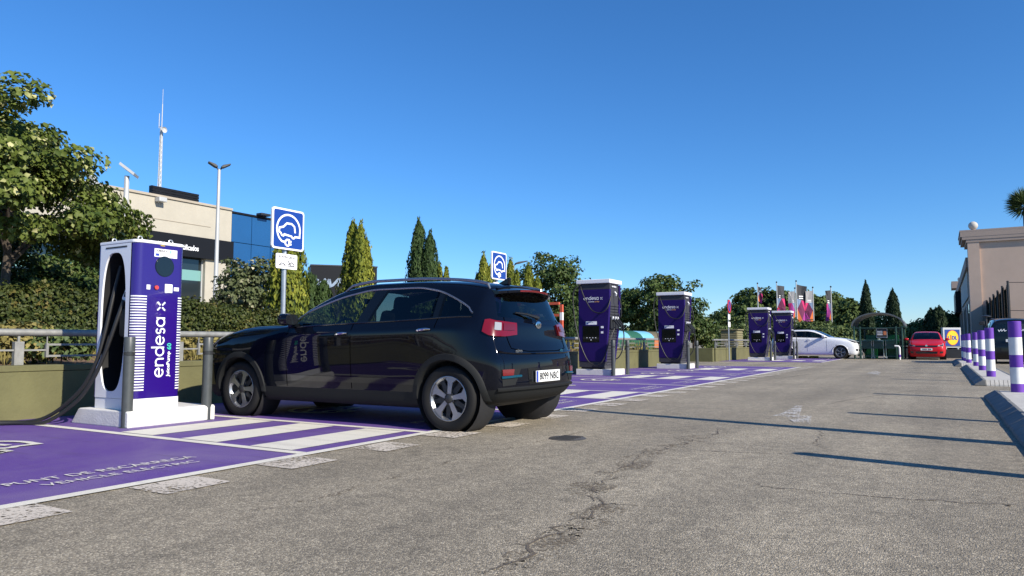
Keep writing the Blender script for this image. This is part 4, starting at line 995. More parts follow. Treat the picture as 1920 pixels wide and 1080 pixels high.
def car(name, label, loc, rotz, paint, B, axles, R=.326, half=.785, arch=(.352,.43), clad='cladding', style='flare', spoke='alloy', sc=1.0, glass_rear='glass_dark', rails=True, chrome_line='satin_silver', low=2.75, b_end=10.75, b_mid=7.83):
    th = thing(name, label, 'car', loc, rotz); th.scale = (sc,sc,sc)
    mid = (B.P[:-1,:-1]+B.P[1:,1:])/2; vv = (np.arange(mid.shape[1])+.5)/B.SV; PM = np.zeros(mid.shape[:2], bool)
    for x in axles: PM |= np.hypot(mid[...,0]-x, mid[...,2]-R) < arch[0]+.02
    PM &= (np.abs(mid[...,1]) > .5) & (vv < 5.9)[None] & (vv > .2)[None]
    def punched(u, v): return PM[int(u*B.SU), int(v*B.SV)]
    isg = lambda u, v: 6 < v < 7 and 5.25 < u < 11.75
    isw = lambda u, v: 8.1 < v and 5.15 < u < 6.92
    isr = lambda u, v: 7.1 < v < 7.85 and u > 13.25
    fd = lambda u, v: low < v < 6 and 5.33 < u < b_mid
    rd = lambda u, v: low < v < 6 and b_mid < u < b_end
    clad_t = lambda u, v: v < low and v > 1
    surf(B, 'body', lambda u, v: not (isg(u,v) or isw(u,v) or isr(u,v) or fd(u,v) or rd(u,v) or v < low or punched(u,v)), paint, th)
    surf(B, 'lower_cladding', lambda u, v: clad_t(u,v) and not punched(u,v), clad, th)
    surf(B, 'underfloor', lambda u, v: v < 1 and not punched(u,v), 'cabin', th)
    for nm, test, pos in (('front_door', fd, (8.35,)), ('rear_door', rd, (b_end,))):
        for sg in (-1, 1):
            d = surf(B, nm, lambda u, v: test(u,v) and not punched(u,v), paint, th, (sg,))
            seam(B, 'seam', [(b_mid,low),(b_mid,5.98)] if nm == 'front_door' else [(b_end,5.2),(b_end,5.98)], d, r=.004, sides=(sg,))
            if nm == 'front_door': seam(B, 'seam', [(5.33,low),(5.33,5.9)], d, r=.004, sides=(sg,))
            ua, ub = (b_mid-.55, b_mid-.13) if nm == 'front_door' else (b_end-.55, b_end-.12)
            P = [B.at(ua+(ub-ua)*k/6, 5.05+.015*k, o_) for k, o_ in zip(range(7), (.004,.030,.038,.040,.038,.030,.004))]
            q = MB(); q.tube([p*np.array([1,sg,1]) for p in P], [.008,.014,.016,.016,.016,.014,.008], 8); build('handle', q, 'chrome' if paint == 'paint_black' else paint, d, True)
    for a, b, nm, gm in ((5.25,b_mid+.08,'front_side_window','glass_side'),(b_mid+.42,b_end-.22,'rear_side_window',glass_rear),(b_end,11.75,'quarter_window',glass_rear)):
        for sg in (1,-1): surf(B, nm, lambda u, v, a=a, b=b: 6 < v < 7 and a < u < b, gm, th, (sg,))
    for a, b in ((b_mid,b_mid+.5),(b_end-.25,b_end+.03)):
        for sg in (1,-1): surf(B, 'window_pillar', lambda u, v, a=a, b=b: 6 < v < 7 and a < u < b, 'black_gloss', th, (sg,))
    seam(B, 'window_trim', [(5.2,6.9),(6,7),(7,7),(8,7),(9,7),(10,7),(11,7),(11.5,7),(11.78,6.7)], th, chrome_line, .010, off=.004)
    seam(B, 'belt_trim', [(5.3,6),(8,6),(11.7,6)], th, 'black_gloss', .008, off=.002)
    surf(B, 'windscreen', isw, 'glass_wind', th); surf(B, 'rear_window', isr, glass_rear, th)
    arches(B, th, axles, arch[0], arch[1], clad if clad != 'cladding' or True else clad, R)
    put_wheels(th, R, axles, half, style, spoke)
    # mirrors
    for sg in (-1, 1):
        base = B.at(5.75, 6.1); q = MB()
        q.obox((base[0]-.02,sg*(base[1]+.05),base[2]+.0),(.03,0,.01),(0,.06,.0),(0,0,.018))
        build('mirror_arm', q, 'black_gloss', th)
        q = MB(); cx, cy, cz = base[0]-.02, sg*(base[1]+.15), base[2]+.07; rings = []
        for k in range(7):
            t = k/6; s_ = (.55,.85,1,1,.98,.93,.88)[k]; x = cx-.09+.17*t
            rings.append([(x, cy+.105*s_*math.copysign(abs(math.cos(a))**.7,math.cos(a)), cz+.068*s_*math.copysign(abs(math.sin(a))**.7,math.sin(a))) for a in [2*math.pi*j/14 for j in range(14)]])
        q.add([p for r_ in rings for p in r_], [(k*14+j,k*14+(j+1)%14,(k+1)*14+(j+1)%14,(k+1)*14+j) for k in range(6) for j in range(14)]+[tuple(range(14))[::-1]]); mo = build('mirror', q, paint, th, True, sharp=50)
        build('mirror_glass', MB().add([(p[0]-.004,p[1],p[2]) for p in rings[-1]], [tuple(range(14))]), 'mirror_dark', mo)
    # cabin
    zb = lambda u: B.at(u,6)[2]
    q = MB(); q.box(B.at(5.4,6)[0], 3.95, -.70,.70,.30,.50); build('cabin_floor', q, 'cabin', th)
    d = B.at(5.5,6); q = MB(); q.obox((d[0]+.12,0,d[2]-.10),(.20,0,.03),(0,.72,0),(0,0,.10)); build('dashboard', q, 'cabin', th, bevel=.04)
    for sg in (-1, 1):
        sx = B.at(7.35,6)[0]
        q = MB(); q.obox((sx,sg*.36,.62),(.26,0,.02),(0,.25,0),(0,0,.09)); q.obox((sx+.36,sg*.36,.92),(.10,0,-.02),(0,.24,0),(.09,0,.30)); q.obox((sx+.47,sg*.36,1.30),(.05,0,-.01),(0,.13,0),(.015,0,.085)); build('seat', q, 'seat_grey', th, bevel=.045)
    rx = B.at(9.45,6)[0]-3.05; q = MB(); q.obox((3.05+rx,0,.62),(.26,0,.02),(0,.62,0),(0,0,.09)); q.obox((3.42+rx,0,.92),(.10,0,-.02),(0,.62,0),(.10,0,.28))
    for yy in (-.38,0,.38): q.obox((3.52+rx,yy,1.26),(.05,0,-.01),(0,.12,0),(.012,0,.075))
    build('rear_seat', q, 'seat_grey', th, bevel=.04)
    q = MB(); c = np.array([B.at(6.35,6)[0],.36 if rotz == 0 or True else -.36,.98])
    c[1] = -.36; P = [c+np.array([.06*math.sin(a),.185*math.cos(a),.175*math.sin(a)]) for a in [2*math.pi*k/24 for k in range(25)]]
    q.tube(P,.015,6); q.tube([c+np.array([0,-.17,0]),c+np.array([0,.17,0])],.018,6); q.tube([c,c+np.array([-.25,0,-.1])],.03,6); build('steering_wheel', q, 'cabin', th, True)
    im = B.at(6.75,10)-np.array([-.05,0,.10]); q = MB(); q.obox((im[0],0,im[2]),(.02,0,0),(0,.12,0),(0,0,.035)); build('inner_mirror', q, 'cabin', th, bevel=.012)
    if rails:
        for sg in (-1, 1):
            P = [B.at(6.9+k*(12.15-6.9)/20, 8.05, (-.004 if k in (0,20) else .038)) for k in range(21)]
            q = MB(); q.tube([p*np.array([1,sg,1]) for p in P], [.012]+[.017]*19+[.010], 8); build('roof_rail', q, chrome_line, th, True)
    return th
# ---- the black crossover on the bay
def tw_slant(N):
    N[0:5,5:,2] += .035
    N[5:12,3,1] -= .012; N[5:12,2,1] -= .006; N[5:12,5,1] += .008
    N[7:10,7,0] += .11; N[7:10,8,0] += .05
BN = Body(([0,.87,1.28,2.45,3.57,3.85,4.375],[0,.86,1.53,2.71,3.91,4.10,4.56]), ([0,.2,.65,.87,1.0,1.1,1.55],[0,.2,.68,.93,1.055,1.14,1.56]), 1.01, tw_slant, 12, 10)
AX = (.86,3.91)
SC = 1.0
kx = -8.13
nc = car('parked_car', 'glossy black compact crossover parked nose-in beside the nearest charger', (kx,6.78,.004), 0, 'paint_black', BN, AX, sc=SC, b_end=10.35, arch=(.368,.445))
def niro_details(th, B):
    # tail lamps wrapping the corner
    for sg in (-1, 1):
        o = patch(B, 'tail_lamp', [(12.42,5.95),(12.7,6.45),(13.05,6.42),(13.5,6.30),(14.05,6.12)], [(12.38,5.14),(12.7,5.06),(13.05,5.08),(13.5,5.15),(14.02,5.28)], 'lens_red', th, .022, (sg,), rim=.03)[0]
        patch(B, 'lamp_cell', [(12.98,6.12),(13.15,6.10),(13.32,6.06)], [(12.98,5.45),(13.15,5.45),(13.32,5.47)], 'lens_clear', o, .027, (sg,), rim=.006)
        patch(B, 'lamp_cell', [(13.42,6.02),(13.7,5.98),(13.92,5.92)], [(13.42,5.48),(13.7,5.50),(13.92,5.54)], 'lens_dark_red', o, .027, (sg,), rim=.006)
        # bumper corner: reflector, teal strip, dark vent
        v = patch(B, 'bumper_vent', [(13.12,3.75),(13.5,3.75),(13.95,3.75)], [(13.15,2.9),(13.4,2.9),(13.7,2.9)], 'cladding', th, .004, (sg,), rim=.008)[0]
        patch(B, 'reflector', [(13.16,3.74),(13.4,3.74),(13.66,3.74)], [(13.16,3.46),(13.4,3.46),(13.62,3.46)], 'lens_red', th, .012, (sg,), rim=.012)
        seam(B, 'teal_strip', [(13.1,3.38),(13.5,3.38),(13.95,3.40)], th, 'teal_trim', .012, (sg,), .01)
        # headlamps
        h = patch(B, 'headlight', [(1.45,5.75),(2.0,5.95),(2.6,6.2),(3.3,6.45)], [(1.45,5.25),(2.0,5.2),(2.6,5.45),(3.25,6.2)], 'lens_clear', th, .010, (sg,), rim=.02)[0]
        patch(B, 'lamp_cell', [(1.6,5.6),(2.1,5.75),(2.6,5.95)], [(1.6,5.4),(2.1,5.4),(2.6,5.6)], 'lamp_black', h, .014, (sg,), rim=.006)
    seam(B, 'hatch_seam', [(13.55,7.1),(13.55,6.2),(13.62,5.2),(13.72,4.62),(14.4,4.5),(15,4.5)], th, r=.005)
    patch(B, 'plate_recess', [(14.25,3.75),(14.7,3.75),(15,3.75)], [(14.3,2.85),(14.7,2.85),(15,2.85)], 'black_gloss', th, .003, (1,-1), rim=.006)
    seam(B, 'bumper_ledge', [(13.1,4.45),(14,4.42),(15,4.42)], th, 'paint_black', .012, off=.004)
    seam(B, 'diffuser_edge', [(12.9,2.7),(13.4,2.65),(14,2.6),(15,2.6)], th, 'cladding', .018, off=.006)
    patch(B, 'roof_spoiler', [(12.6,8.25),(12.6,9),(12.6,10)], [(13.1,8.25),(13.1,9),(13.1,10)], 'paint_black', th, .02, (1,-1), rim=.02)
    # spoiler lip over the glass
    q = MB(); V = []; n = 16
    for k in range(n+1):
        y = -.56+1.12*k/n; c = abs(y)/.56; bx = 4.43-.12*c**3; V += [(4.17,y,1.474-.05*c*c),(bx,y,1.427-.035*c*c),(bx-.005,y,1.402-.035*c*c),(4.20,y,1.397-.045*c*c)]
    q.add(V, [(4*k+j,4*k+4+j,4*k+4+(j+1)%4,4*k+(j+1)%4) for k in range(n) for j in range(4)]+[(0,1,2,3),(4*n+3,4*n+2,4*n+1,4*n)])
    spo = build('spoiler', q, 'paint_black', th, True, sharp=40)
    q = MB(); 
    for k in range(8):
        y0, y1 = -.30+.6*k/8, -.30+.6*(k+1)/8
        f = lambda y: 4.43-.12*(abs(y)/.56)**3
        q.add([(f(y0)+.002,y0,1.424-.035*(y0/.56)**2),(f(y1)+.002,y1,1.424-.035*(y1/.56)**2),(f(y1)-.002,y1,1.406-.035*(y1/.56)**2),(f(y0)-.002,y0,1.406-.035*(y0/.56)**2)],[(0,1,2,3)])
    build('brake_light', q, 'lens_red', spo)
    # shark fin aerial
    q = MB(); q.prism([(0,0),(.17,0),(.185,.075),(.16,.08)], (3.93,-.025,1.50), X3, Z3, Y3*.05); build('aerial_fin', q, 'paint_black', th, bevel=.012)
    # wiper
    q = MB(); a = B.at(15,7.12,.03); q.tube([a,a+np.array([.02,.0,.0]),a+np.array([-.02,-.18,.035]),a+np.array([-.05,-.36,.045])],[.03,.022,.012,.008],6); build('rear_wiper', q, 'black_plastic', th, True)
    # badge
    bp = B.at(15,6.05,.004); q = MB(); q.lathe([(.062,0),(.062,.008),(.05,.011),(0,.011)], tuple(bp), 'x', 28); bd = build('badge', q, 'chrome', th, True)
    for s_ in bd.data.vertices: s_.co.y = (s_.co.y-bp[1])*1.0+bp[1]; s_.co.z = (s_.co.z-bp[2])*.62+bp[2]
    text('badge_lettering', 'KIA', (bp[0]+.013,-.034,bp[2]-.016), Y3, Z3, .068, .032, 'black_gloss', bd, .001)
    z = .80; xx = B.at(14.1,4.85)[0]
    text('model_badge', 'niro', (B.hitx(-.50,.78)+.012,-.56,.775), Y3, Z3, .13, .036, 'chrome', th, .0)
    text('model_badge', 'e', (B.hitx(.43,.78)+.012,.40,.775), Y3, Z3, .06, .03, 'teal_trim', th, .0)
    # number plate
    px = B.hitx(0,.53)+.012
    q = MB(); q.obox((px,0,.53),(.006,0,0),(0,.262,0),(0,0,.058)); pl = build('number_plate', q, 'plate_white', th, bevel=.003)
    build('plate_band', MB().box(px+.006,px+.0075,-.26,-.222,.475,.585), 'eu_blue', pl)
    text('plate_lettering', '8099 NBC', (px+.0065,-.195,.492), Y3, Z3, .425, .078, 'plate_ink', pl, .002)
    # tow cover and silencer box under the tail
    build('rear_axle_cover', MB().box(3.75,4.15,-.45,.45,.24,.30), 'cabin', th)
    # hood seam, door cladding strip
    for sg in (-1,1):
        P0 = [B.at(5.55+k*(9.75-5.55)/14, 3.05, .008) for k in range(15)]; P1 = [B.at(5.55+k*(9.75-5.55)/14, 3.32, .008) for k in range(15)]
        q = MB(); q.add([(p[0],p[1]*sg,p[2]) for p in P0+P1], [(k,k+1,15+k+1,15+k) for k in range(14)]); build('door_strip', q, 'black_gloss', th, True)
    seam(B, 'bonnet_seam', [(2.2,6.6),(3,6.9),(4,7.1),(5,7.6)], th)
niro_details(nc, BN)
# ---- white coupe crossover, side-on at the far end
def tw_white(N):
    N[10:13,7:,2] -= np.array([.0,.03,.05])[:,None]
BW = Body(([0,.87,1.28,2.05,3.57,4.375],[0,.88,1.42,2.2,3.58,4.5]), ([0,.2,.55,.8,1.0,1.15,1.55],[0,.2,.6,.92,1.10,1.20,1.55]), 1.02, tw_white)
wf = G(1577,673)
wc = car('parked_car', 'white coupe crossover parked nose-out at the far end of the row', (wf[0]+.88,wf[1]+.9,.004), math.pi, 'paint_white', BW, (.88,3.58), R=.35, arch=(.37,.405), clad='paint_white', style='split', spoke='alloy', rails=False, chrome_line='black_gloss', sc=1.02)
def front_face(th, B, light='lens_clear'):
    for sg in (-1, 1):
        h = patch(B, 'headlight', [(1.25,5.75),(2.0,5.98),(2.6,6.25),(3.2,6.45)], [(1.2,5.2),(2.0,5.15),(2.6,5.5),(3.15,6.15)], light, th, .012, (sg,), rim=.02)[0]
        patch(B, 'lamp_cell', [(1.5,5.65),(2.0,5.8),(2.4,6.0)], [(1.5,5.35),(2.0,5.35),(2.4,5.6)], 'lamp_black', h, .016, (sg,), rim=.006)
        patch(B, 'fog_intake', [(1.45,3.55),(1.8,3.55),(2.05,3.6)], [(1.45,2.9),(1.8,2.9),(2.0,3.0)], 'lamp_black', th, .006, (sg,), rim=.008)
        patch(B, 'tail_lamp', [(12.5,6.0),(13,6.1),(13.7,6.0)], [(12.5,5.5),(13,5.5),(13.7,5.55)], 'lens_red', th, .015, (sg,), rim=.02)
    patch(B, 'grille', [(0,5.6),(.6,5.6),(1.2,5.6)], [(0,4.9),(.6,4.9),(1.1,4.9)], 'lamp_black', th, .006, (1,-1), rim=.01)
    patch(B, 'lower_grille', [(0,3.5),(.6,3.5),(1.2,3.5)], [(0,2.8),(.6,2.8),(1.1,2.8)], 'lamp_black', th, .006, (1,-1), rim=.01)
    p = B.at(0,4.2,.012); q = MB(); q.obox((p[0]-.012,0,p[2]),(.006,0,0),(0,.26,0),(0,0,.055)); pl = build('number_plate', q, 'plate_white', th)
    for k in range(7): build('plate_character', MB().box(p[0]-.020,p[0]-.018,-.20+k*.052+(.03 if k > 2 else 0),-.165+k*.052+(.03 if k > 2 else 0),p[2]-.034,p[2]+.034), 'plate_ink', pl)
    b = B.at(0,5.35,.02); q = MB(); q.lathe([(.055,0),(.055,-.01),(0,-.012)], (b[0],0,b[2]), 'x', 20); build('badge', q, 'chrome', th, True)
front_face(wc, BW, 'lamp_black')
# ---- red hatchback facing the camera
def tw_red(N): N[:,6:8,1] *= .985
BR = Body(([0,.87,1.28,3.57,4.375],[0,.80,1.2,3.26,3.97]), ([0,.25,1.0,1.55],[0,.18,.96,1.46]), .945, tw_red)
rc = G(1738,674.5)
rcar = car('parked_car', 'small red hatchback facing the camera at the end of the lane', (rc[0],rc[1],.004), rad(90), 'paint_red', BR, (.80,3.26), R=.31, arch=(.33,.352), clad='paint_red', style='split', rails=False, chrome_line='black_gloss', half=.74, low=1.6)
front_face(rcar, BR)
# ---- dark van, tail towards the camera, at the right edge
BV = Body(([0,.87,1.28,2.05,3.68,3.95,4.25,4.375],[0,.9,1.2,1.75,4.4,4.72,4.80,4.86]), ([0,.25,1.0,1.55],[0,.22,1.12,1.92]), 1.06)
vp = G(1848,682); 
van = car('parked_van', 'dark people carrier with white rear window stickers behind the striped bollards', (vp[0]+.98,vp[1]+4.6,.004), rad(-90), 'paint_dark', BV, (.9,3.95), R=.33, arch=(.355,.385), clad='paint_dark', style='split', rails=True, chrome_line='dark_metal', half=.82)
van['category'] = 'van'
def van_details(th, B):
    for sg in (-1,1): patch(B, 'tail_lamp', [(12.5,6.4),(13,6.5),(13.4,6.4)], [(12.5,5.4),(13,5.4),(13.4,5.5)], 'lens_dark_red', th, .015, (sg,), rim=.02)
    a = B.at(14.6,7.45,.012)
    for k, (y0, st) in enumerate(((-.50,[(0,.08),(.03,.01),(.07,.05),(.10,.09),(.12,.02),(.17,.06),(.20,.10),(.22,.02),(.28,.05)]),(.28,[(0,.02),(.06,.08),(.10,.02),(.16,.07),(.22,.02)]))):
        q = MB(); q.ribbon([(y0+b[0],b[1]) for b in st], .03, (a[0]+.012,0,a[2]-.10), Y3, Z3, X3, .012); build('window_sticker', q, 'logo_white', th)
    p = B.at(15,5.1,.01); q = MB(); q.obox((p[0]+.02,0,p[2]),(.006,0,0),(0,.26,0),(0,0,.055)); pl = build('number_plate', q, 'plate_white', th)
    for k in range(7): build('plate_character', MB().box(p[0]+.026,p[0]+.028,-.19+k*.052+(.03 if k > 3 else 0),-.155+k*.052+(.03 if k > 3 else 0),p[2]-.034,p[2]+.034), 'plate_ink', pl)
van_details(van, BV)
# ------------------------------------------------------------------ vegetation
def unit(a): return a/np.maximum(np.linalg.norm(a, axis=-1, keepdims=True), 1e-9)
def leaf_mesh(name, P, N, T, L, W, fold=.25):
    """n kite-shaped leaves folded along the midrib: centre P, facing N, tip along T, length L, width W"""
    n = len(P); N = unit(N); T = unit(T-N*(T*N).sum(1,keepdims=True)); Bn = np.cross(N, T); L = np.broadcast_to(L,(n,))[:,None]; W = np.broadcast_to(W,(n,))[:,None]
    V = np.empty((n,4,3)); V[:,0] = P-T*L*.5; V[:,2] = P+T*L*.5; mid = P-T*L*.08; V[:,1] = mid-Bn*W*.5+N*W*fold; V[:,3] = mid+Bn*W*.5+N*W*fold
    me = bpy.data.meshes.new(name); me.vertices.add(n*4); me.vertices.foreach_set('co', V.reshape(-1).astype(np.float32))
    b = np.arange(n)*4; idx = np.stack([b,b+1,b+2,b,b+2,b+3],1).reshape(-1); me.loops.add(n*6); me.loops.foreach_set('vertex_index', idx.astype(np.int32))
    me.polygons.add(n*2); me.polygons.foreach_set('loop_start', (np.arange(n*2)*3).astype(np.int32)); me.polygons.foreach_set('loop_total', np.full(n*2,3,np.int32)); me.update(calc_edges=True); return me
def sph(r, n): return unit(r.normal(size=(n,3)))
def crown_pts(r, rad3, nclump, per, cr, lump=.28, low=-.75, shell=.45):
    D = sph(r, nclump*3); D = D[D[:,2] > low][:nclump]; lob = sph(r, 9); amp = r.uniform(-1,1,9); fac = 1+lump*(np.exp(4*(D@lob.T-1))*amp).sum(1)
    R = (shell+(1-shell)*r.random(len(D))**.6)*fac; Cc = D*R[:,None]*rad3
    n = len(D)*per; ci = np.repeat(np.arange(len(D)), per); off = sph(r,n)*(r.random((n,1))**.45)*np.array([1,1,.55])*cr; P = Cc[ci]+off
    out = unit(P/np.array(rad3)); N = unit(out*.55+unit(off)*.5+np.array([0,0,.45])+r.normal(size=(n,3))*.45); T = unit(out*.5+np.array([0,0,-.75])+r.normal(size=(n,3))*.45); return P, N, T
def broadleaf(name, label, base, H, cz, rad3, mat, seed, nclump=150, per=70, ls=.11, cr=.38, trunk=.08, cat='tree', group=None, lump=.28, low=-.8, shift=(0,0,0)):
    r = np.random.default_rng(seed); th = thing(name, label, cat, base, 0, group)
    P, N, T = crown_pts(r, np.array(rad3), nclump, per, cr, lump, low); P = P+np.array([0,0,cz])+np.array(shift); L = ls*r.uniform(.5,1.4,len(P))
    link('crown', leaf_mesh('crown', P, N, T, L, L*.85), mat, th)
    q = MB(); q.tube([(0,0,-.1),(r.normal()*.02,r.normal()*.02,cz*.45),(r.normal()*.05,r.normal()*.05,cz)],[trunk,trunk*.75,trunk*.4],9)
    for k in range(9):
        d = sph(r,1)[0]; d[2] = abs(d[2])*.6+.1; e = d*np.array(rad3)*.75; z0 = cz*(.55+.4*k/9); q.tube([(0,0,z0),tuple(e*.5+np.array([0,0,z0*.6+cz*.4])),tuple(e+np.array([0,0,cz]))],[trunk*.38,trunk*.25,trunk*.08],6)
    build('trunk', q, 'bark', th, True); return th
def conifer(name, label, base, spires, mat, seed, dens=2600, ls=.11, core='dark_conifer', group=None, cat='tree'):
    """columnar conifer: several upright spires (dx, dy, radius, height) of up-swept sprays"""
    r = np.random.default_rng(seed); th = thing(name, label, cat, base, 0, group); Ps, Ns, Ts = [], [], []; q = MB()
    for dx, dy, R, h in spires:
        R *= 1.28
        n = int(dens*R*h); t = r.random(n)**.85; a = r.uniform(0,2*math.pi,n); prof = R*np.minimum(1,(1-t)**.5*1.25)*np.minimum(1,.55+2.2*t)
        prof = prof*(1+.16*np.sin(a*3+t*7)+.10*np.sin(a*7-t*23)); rr = prof*(.78+.34*r.random(n)); P = np.stack([dx+rr*np.cos(a),dy+rr*np.sin(a),t*h+r.uniform(0,.12,n)],1)
        o = np.stack([np.cos(a),np.sin(a),np.zeros(n)],1); Ps.append(P); Ns.append(unit(o+r.normal(size=(n,3))*.4)); Ts.append(unit(o*.25+np.array([0,0,1])+r.normal(size=(n,3))*.28))
        m = 30; tip = np.stack([dx+r.normal(size=m)*.03,dy+r.normal(size=m)*.03,h*(.97+.10*r.random(m))],1); Ps.append(tip); Ns.append(sph(r,m)); Ts.append(unit(np.array([0,0,1])+r.normal(size=(m,3))*.4))
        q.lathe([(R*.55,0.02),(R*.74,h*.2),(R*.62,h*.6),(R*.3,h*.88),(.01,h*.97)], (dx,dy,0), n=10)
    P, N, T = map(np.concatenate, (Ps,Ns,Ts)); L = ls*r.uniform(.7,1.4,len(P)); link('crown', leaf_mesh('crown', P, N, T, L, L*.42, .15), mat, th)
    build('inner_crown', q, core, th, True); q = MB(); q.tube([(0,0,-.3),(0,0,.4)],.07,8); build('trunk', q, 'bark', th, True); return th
def at_px(px, X, z=0.0):
    p = onX(px, 642, X); return (p[0], p[1], z)
# near linden whose crown fills the top left
p = onX(30,500,-13.9); broadleaf('linden_tree', 'big linden with broad sunlit crown at the top left', (p[0],p[1]-.15,.62), 5, 2.62, (2.1,2.25,1.62), 'linden_leaf', 14, 125, 400, .092, .47, .10, low=-.5, lump=.95, shift=(-.15,-.42,.06))
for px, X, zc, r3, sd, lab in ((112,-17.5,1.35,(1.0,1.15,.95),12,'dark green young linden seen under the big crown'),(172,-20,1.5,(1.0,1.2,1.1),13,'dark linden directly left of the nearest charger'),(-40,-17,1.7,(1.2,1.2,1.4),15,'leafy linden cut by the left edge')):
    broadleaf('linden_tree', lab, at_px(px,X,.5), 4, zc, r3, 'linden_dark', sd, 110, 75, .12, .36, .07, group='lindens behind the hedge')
p = at_px(462,-16.5,.5); broadleaf('flowering_tree', 'small tree with cream blossoms before the cream wall', p, 3, 1.75, (.95,.95,.95), 'flower_leaf', 16, 120, 60, .10, .28, .06, lump=.6)
# clipped hedge
def hedge(x0, x1, y0, y1, zb, ht, label, seed, n):
    r = np.random.default_rng(seed); th = thing('hedge', label, 'hedge', (x0,y0,zb)); L = y1-y0; W = x0-x1
    topz = lambda y: ht(y)+.05*np.sin(y*2.3)+.04*np.sin(y*5.1+1)
    nf = int(n*.6); yf = r.uniform(0,L,nf); zf = r.random(nf)*topz(yf); Pf = np.stack([r.normal(0,.06,nf)+.05*np.sin(yf*3+zf*4),yf,zf],1); Nf = unit(np.array([1,0,.35])+r.normal(size=(nf,3))*.55)
    nt_ = n-nf; yt = r.uniform(0,L,nt_); Pt = np.stack([-r.random(nt_)*W,yt,topz(yt)+r.normal(0,.05,nt_)],1); Nt = unit(np.array([.2,0,1])+r.normal(size=(nt_,3))*.55)
    P = np.concatenate([Pf,Pt]); N = np.concatenate([Nf,Nt]); T = sph(r,len(P)); l = .062*r.uniform(.7,1.4,len(P)); link('foliage', leaf_mesh('foliage',P,N,T,l,l*.7), 'hedge_leaf', th)
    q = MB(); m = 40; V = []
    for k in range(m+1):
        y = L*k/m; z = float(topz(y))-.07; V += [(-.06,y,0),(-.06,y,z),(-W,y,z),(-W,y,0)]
    q.add(V, [(4*k+j,4*k+4+j,4*k+5+j,4*k+1+j) for k in range(m) for j in range(3)]+[(0,1,2,3)]); build('inner_core', q, 'dark_conifer', th)  # solid dark core added for occlusion behind the leaf scatter
hedge(-13.0,-13.9,-2,13.2,.6,lambda y: 1.22-.045*np.maximum(y-7,0),'long clipped green hedge behind the near railing',21,60000)
# row of conifers behind the wall
CF = [(532,-13.6,[(-.18,0,.27,2.75),(.12,.18,.28,2.9),(.30,-.1,.2,2.4)],'gold_conifer','yellow-green conifer right behind the first blue sign'),
      (664,-14,[(-.15,.05,.30,3.55),(.18,0,.27,3.45),(0,.2,.28,3.2),(.36,.1,.16,2.9)],'gold_conifer','broad golden conifer before the black sign wall'),
      (789,-14,[(-.12,0,.34,4.0),(.25,.1,.30,3.6)],'green_conifer','tall dark green cypress above the black car roof'),
      (827,-14,[(-.1,0,.20,2.75),(.12,.1,.18,2.6)],'gold_conifer','small golden conifer right of the tall dark cypress'),
      (906,-14,[(0,0,.26,3.3),(.15,.2,.25,2.9),(-.25,0,.24,2.6)],'gold_conifer','golden conifer left of the second blue sign'),
      (957,-14,[(0,0,.26,3.3),(.22,.1,.2,2.9)],'gold_conifer','golden conifer directly behind the second blue sign'),
      (993,-14,[(-.05,0,.28,3.25),(.25,.2,.24,2.8)],'gold_conifer','golden conifer at the edge of the dark linden'),
      (580,-15.2,[(0,0,.35,2.1),(.3,.2,.3,1.9)],'green_conifer','low green conifer left of the black sign wall')]
for i, (px,X,sp,mt,lab) in enumerate(CF): conifer('conifer', lab, at_px(px,X,.6), sp, mt, 30+i, group='conifers in a row behind the wall')
p = at_px(1072,-14,.3); conifer('conifer', 'slim dark conifer just left of the nearest rapid charger', p, [(0,0,.5,2.6)], 'green_conifer', 45, 1800, group='conifers in a row behind the wall')
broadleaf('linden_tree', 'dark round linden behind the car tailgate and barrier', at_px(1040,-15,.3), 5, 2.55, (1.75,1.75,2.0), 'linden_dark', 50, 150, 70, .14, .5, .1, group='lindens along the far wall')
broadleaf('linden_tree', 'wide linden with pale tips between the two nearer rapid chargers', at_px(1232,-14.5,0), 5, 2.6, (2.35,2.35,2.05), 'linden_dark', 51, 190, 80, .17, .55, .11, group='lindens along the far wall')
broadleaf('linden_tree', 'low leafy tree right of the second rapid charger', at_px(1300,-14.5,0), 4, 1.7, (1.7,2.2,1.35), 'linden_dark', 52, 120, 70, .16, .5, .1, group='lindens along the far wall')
# pines beyond the lot
PN = [(1382,88,577,3.0,'leftmost dark pine beyond the driveway'),(1418,92,555,3.3,'pine left of the flag poles'),(1456,90,556,3.2,'pine behind the first flags'),(1505,94,553,3.4,'pine behind the middle flags'),(1553,90,552,3.4,'pine behind the rightmost flag'),(1594,86,575,3.0,'rightmost pine beside the arched shelter')]
for i, (px,Y,yt,R,lab) in enumerate(PN):
    b = onY(px,642,Y); top = onY(px,yt,Y)[2]; broadleaf('pine_tree', lab, (b[0],b[1],0), 6, top-R*.62, (R*1.05,R*1.05,R*.72), 'pine_needle', 60+i, 90, 80, .38, .95, .2, group='pines beyond the lot', lump=.5)
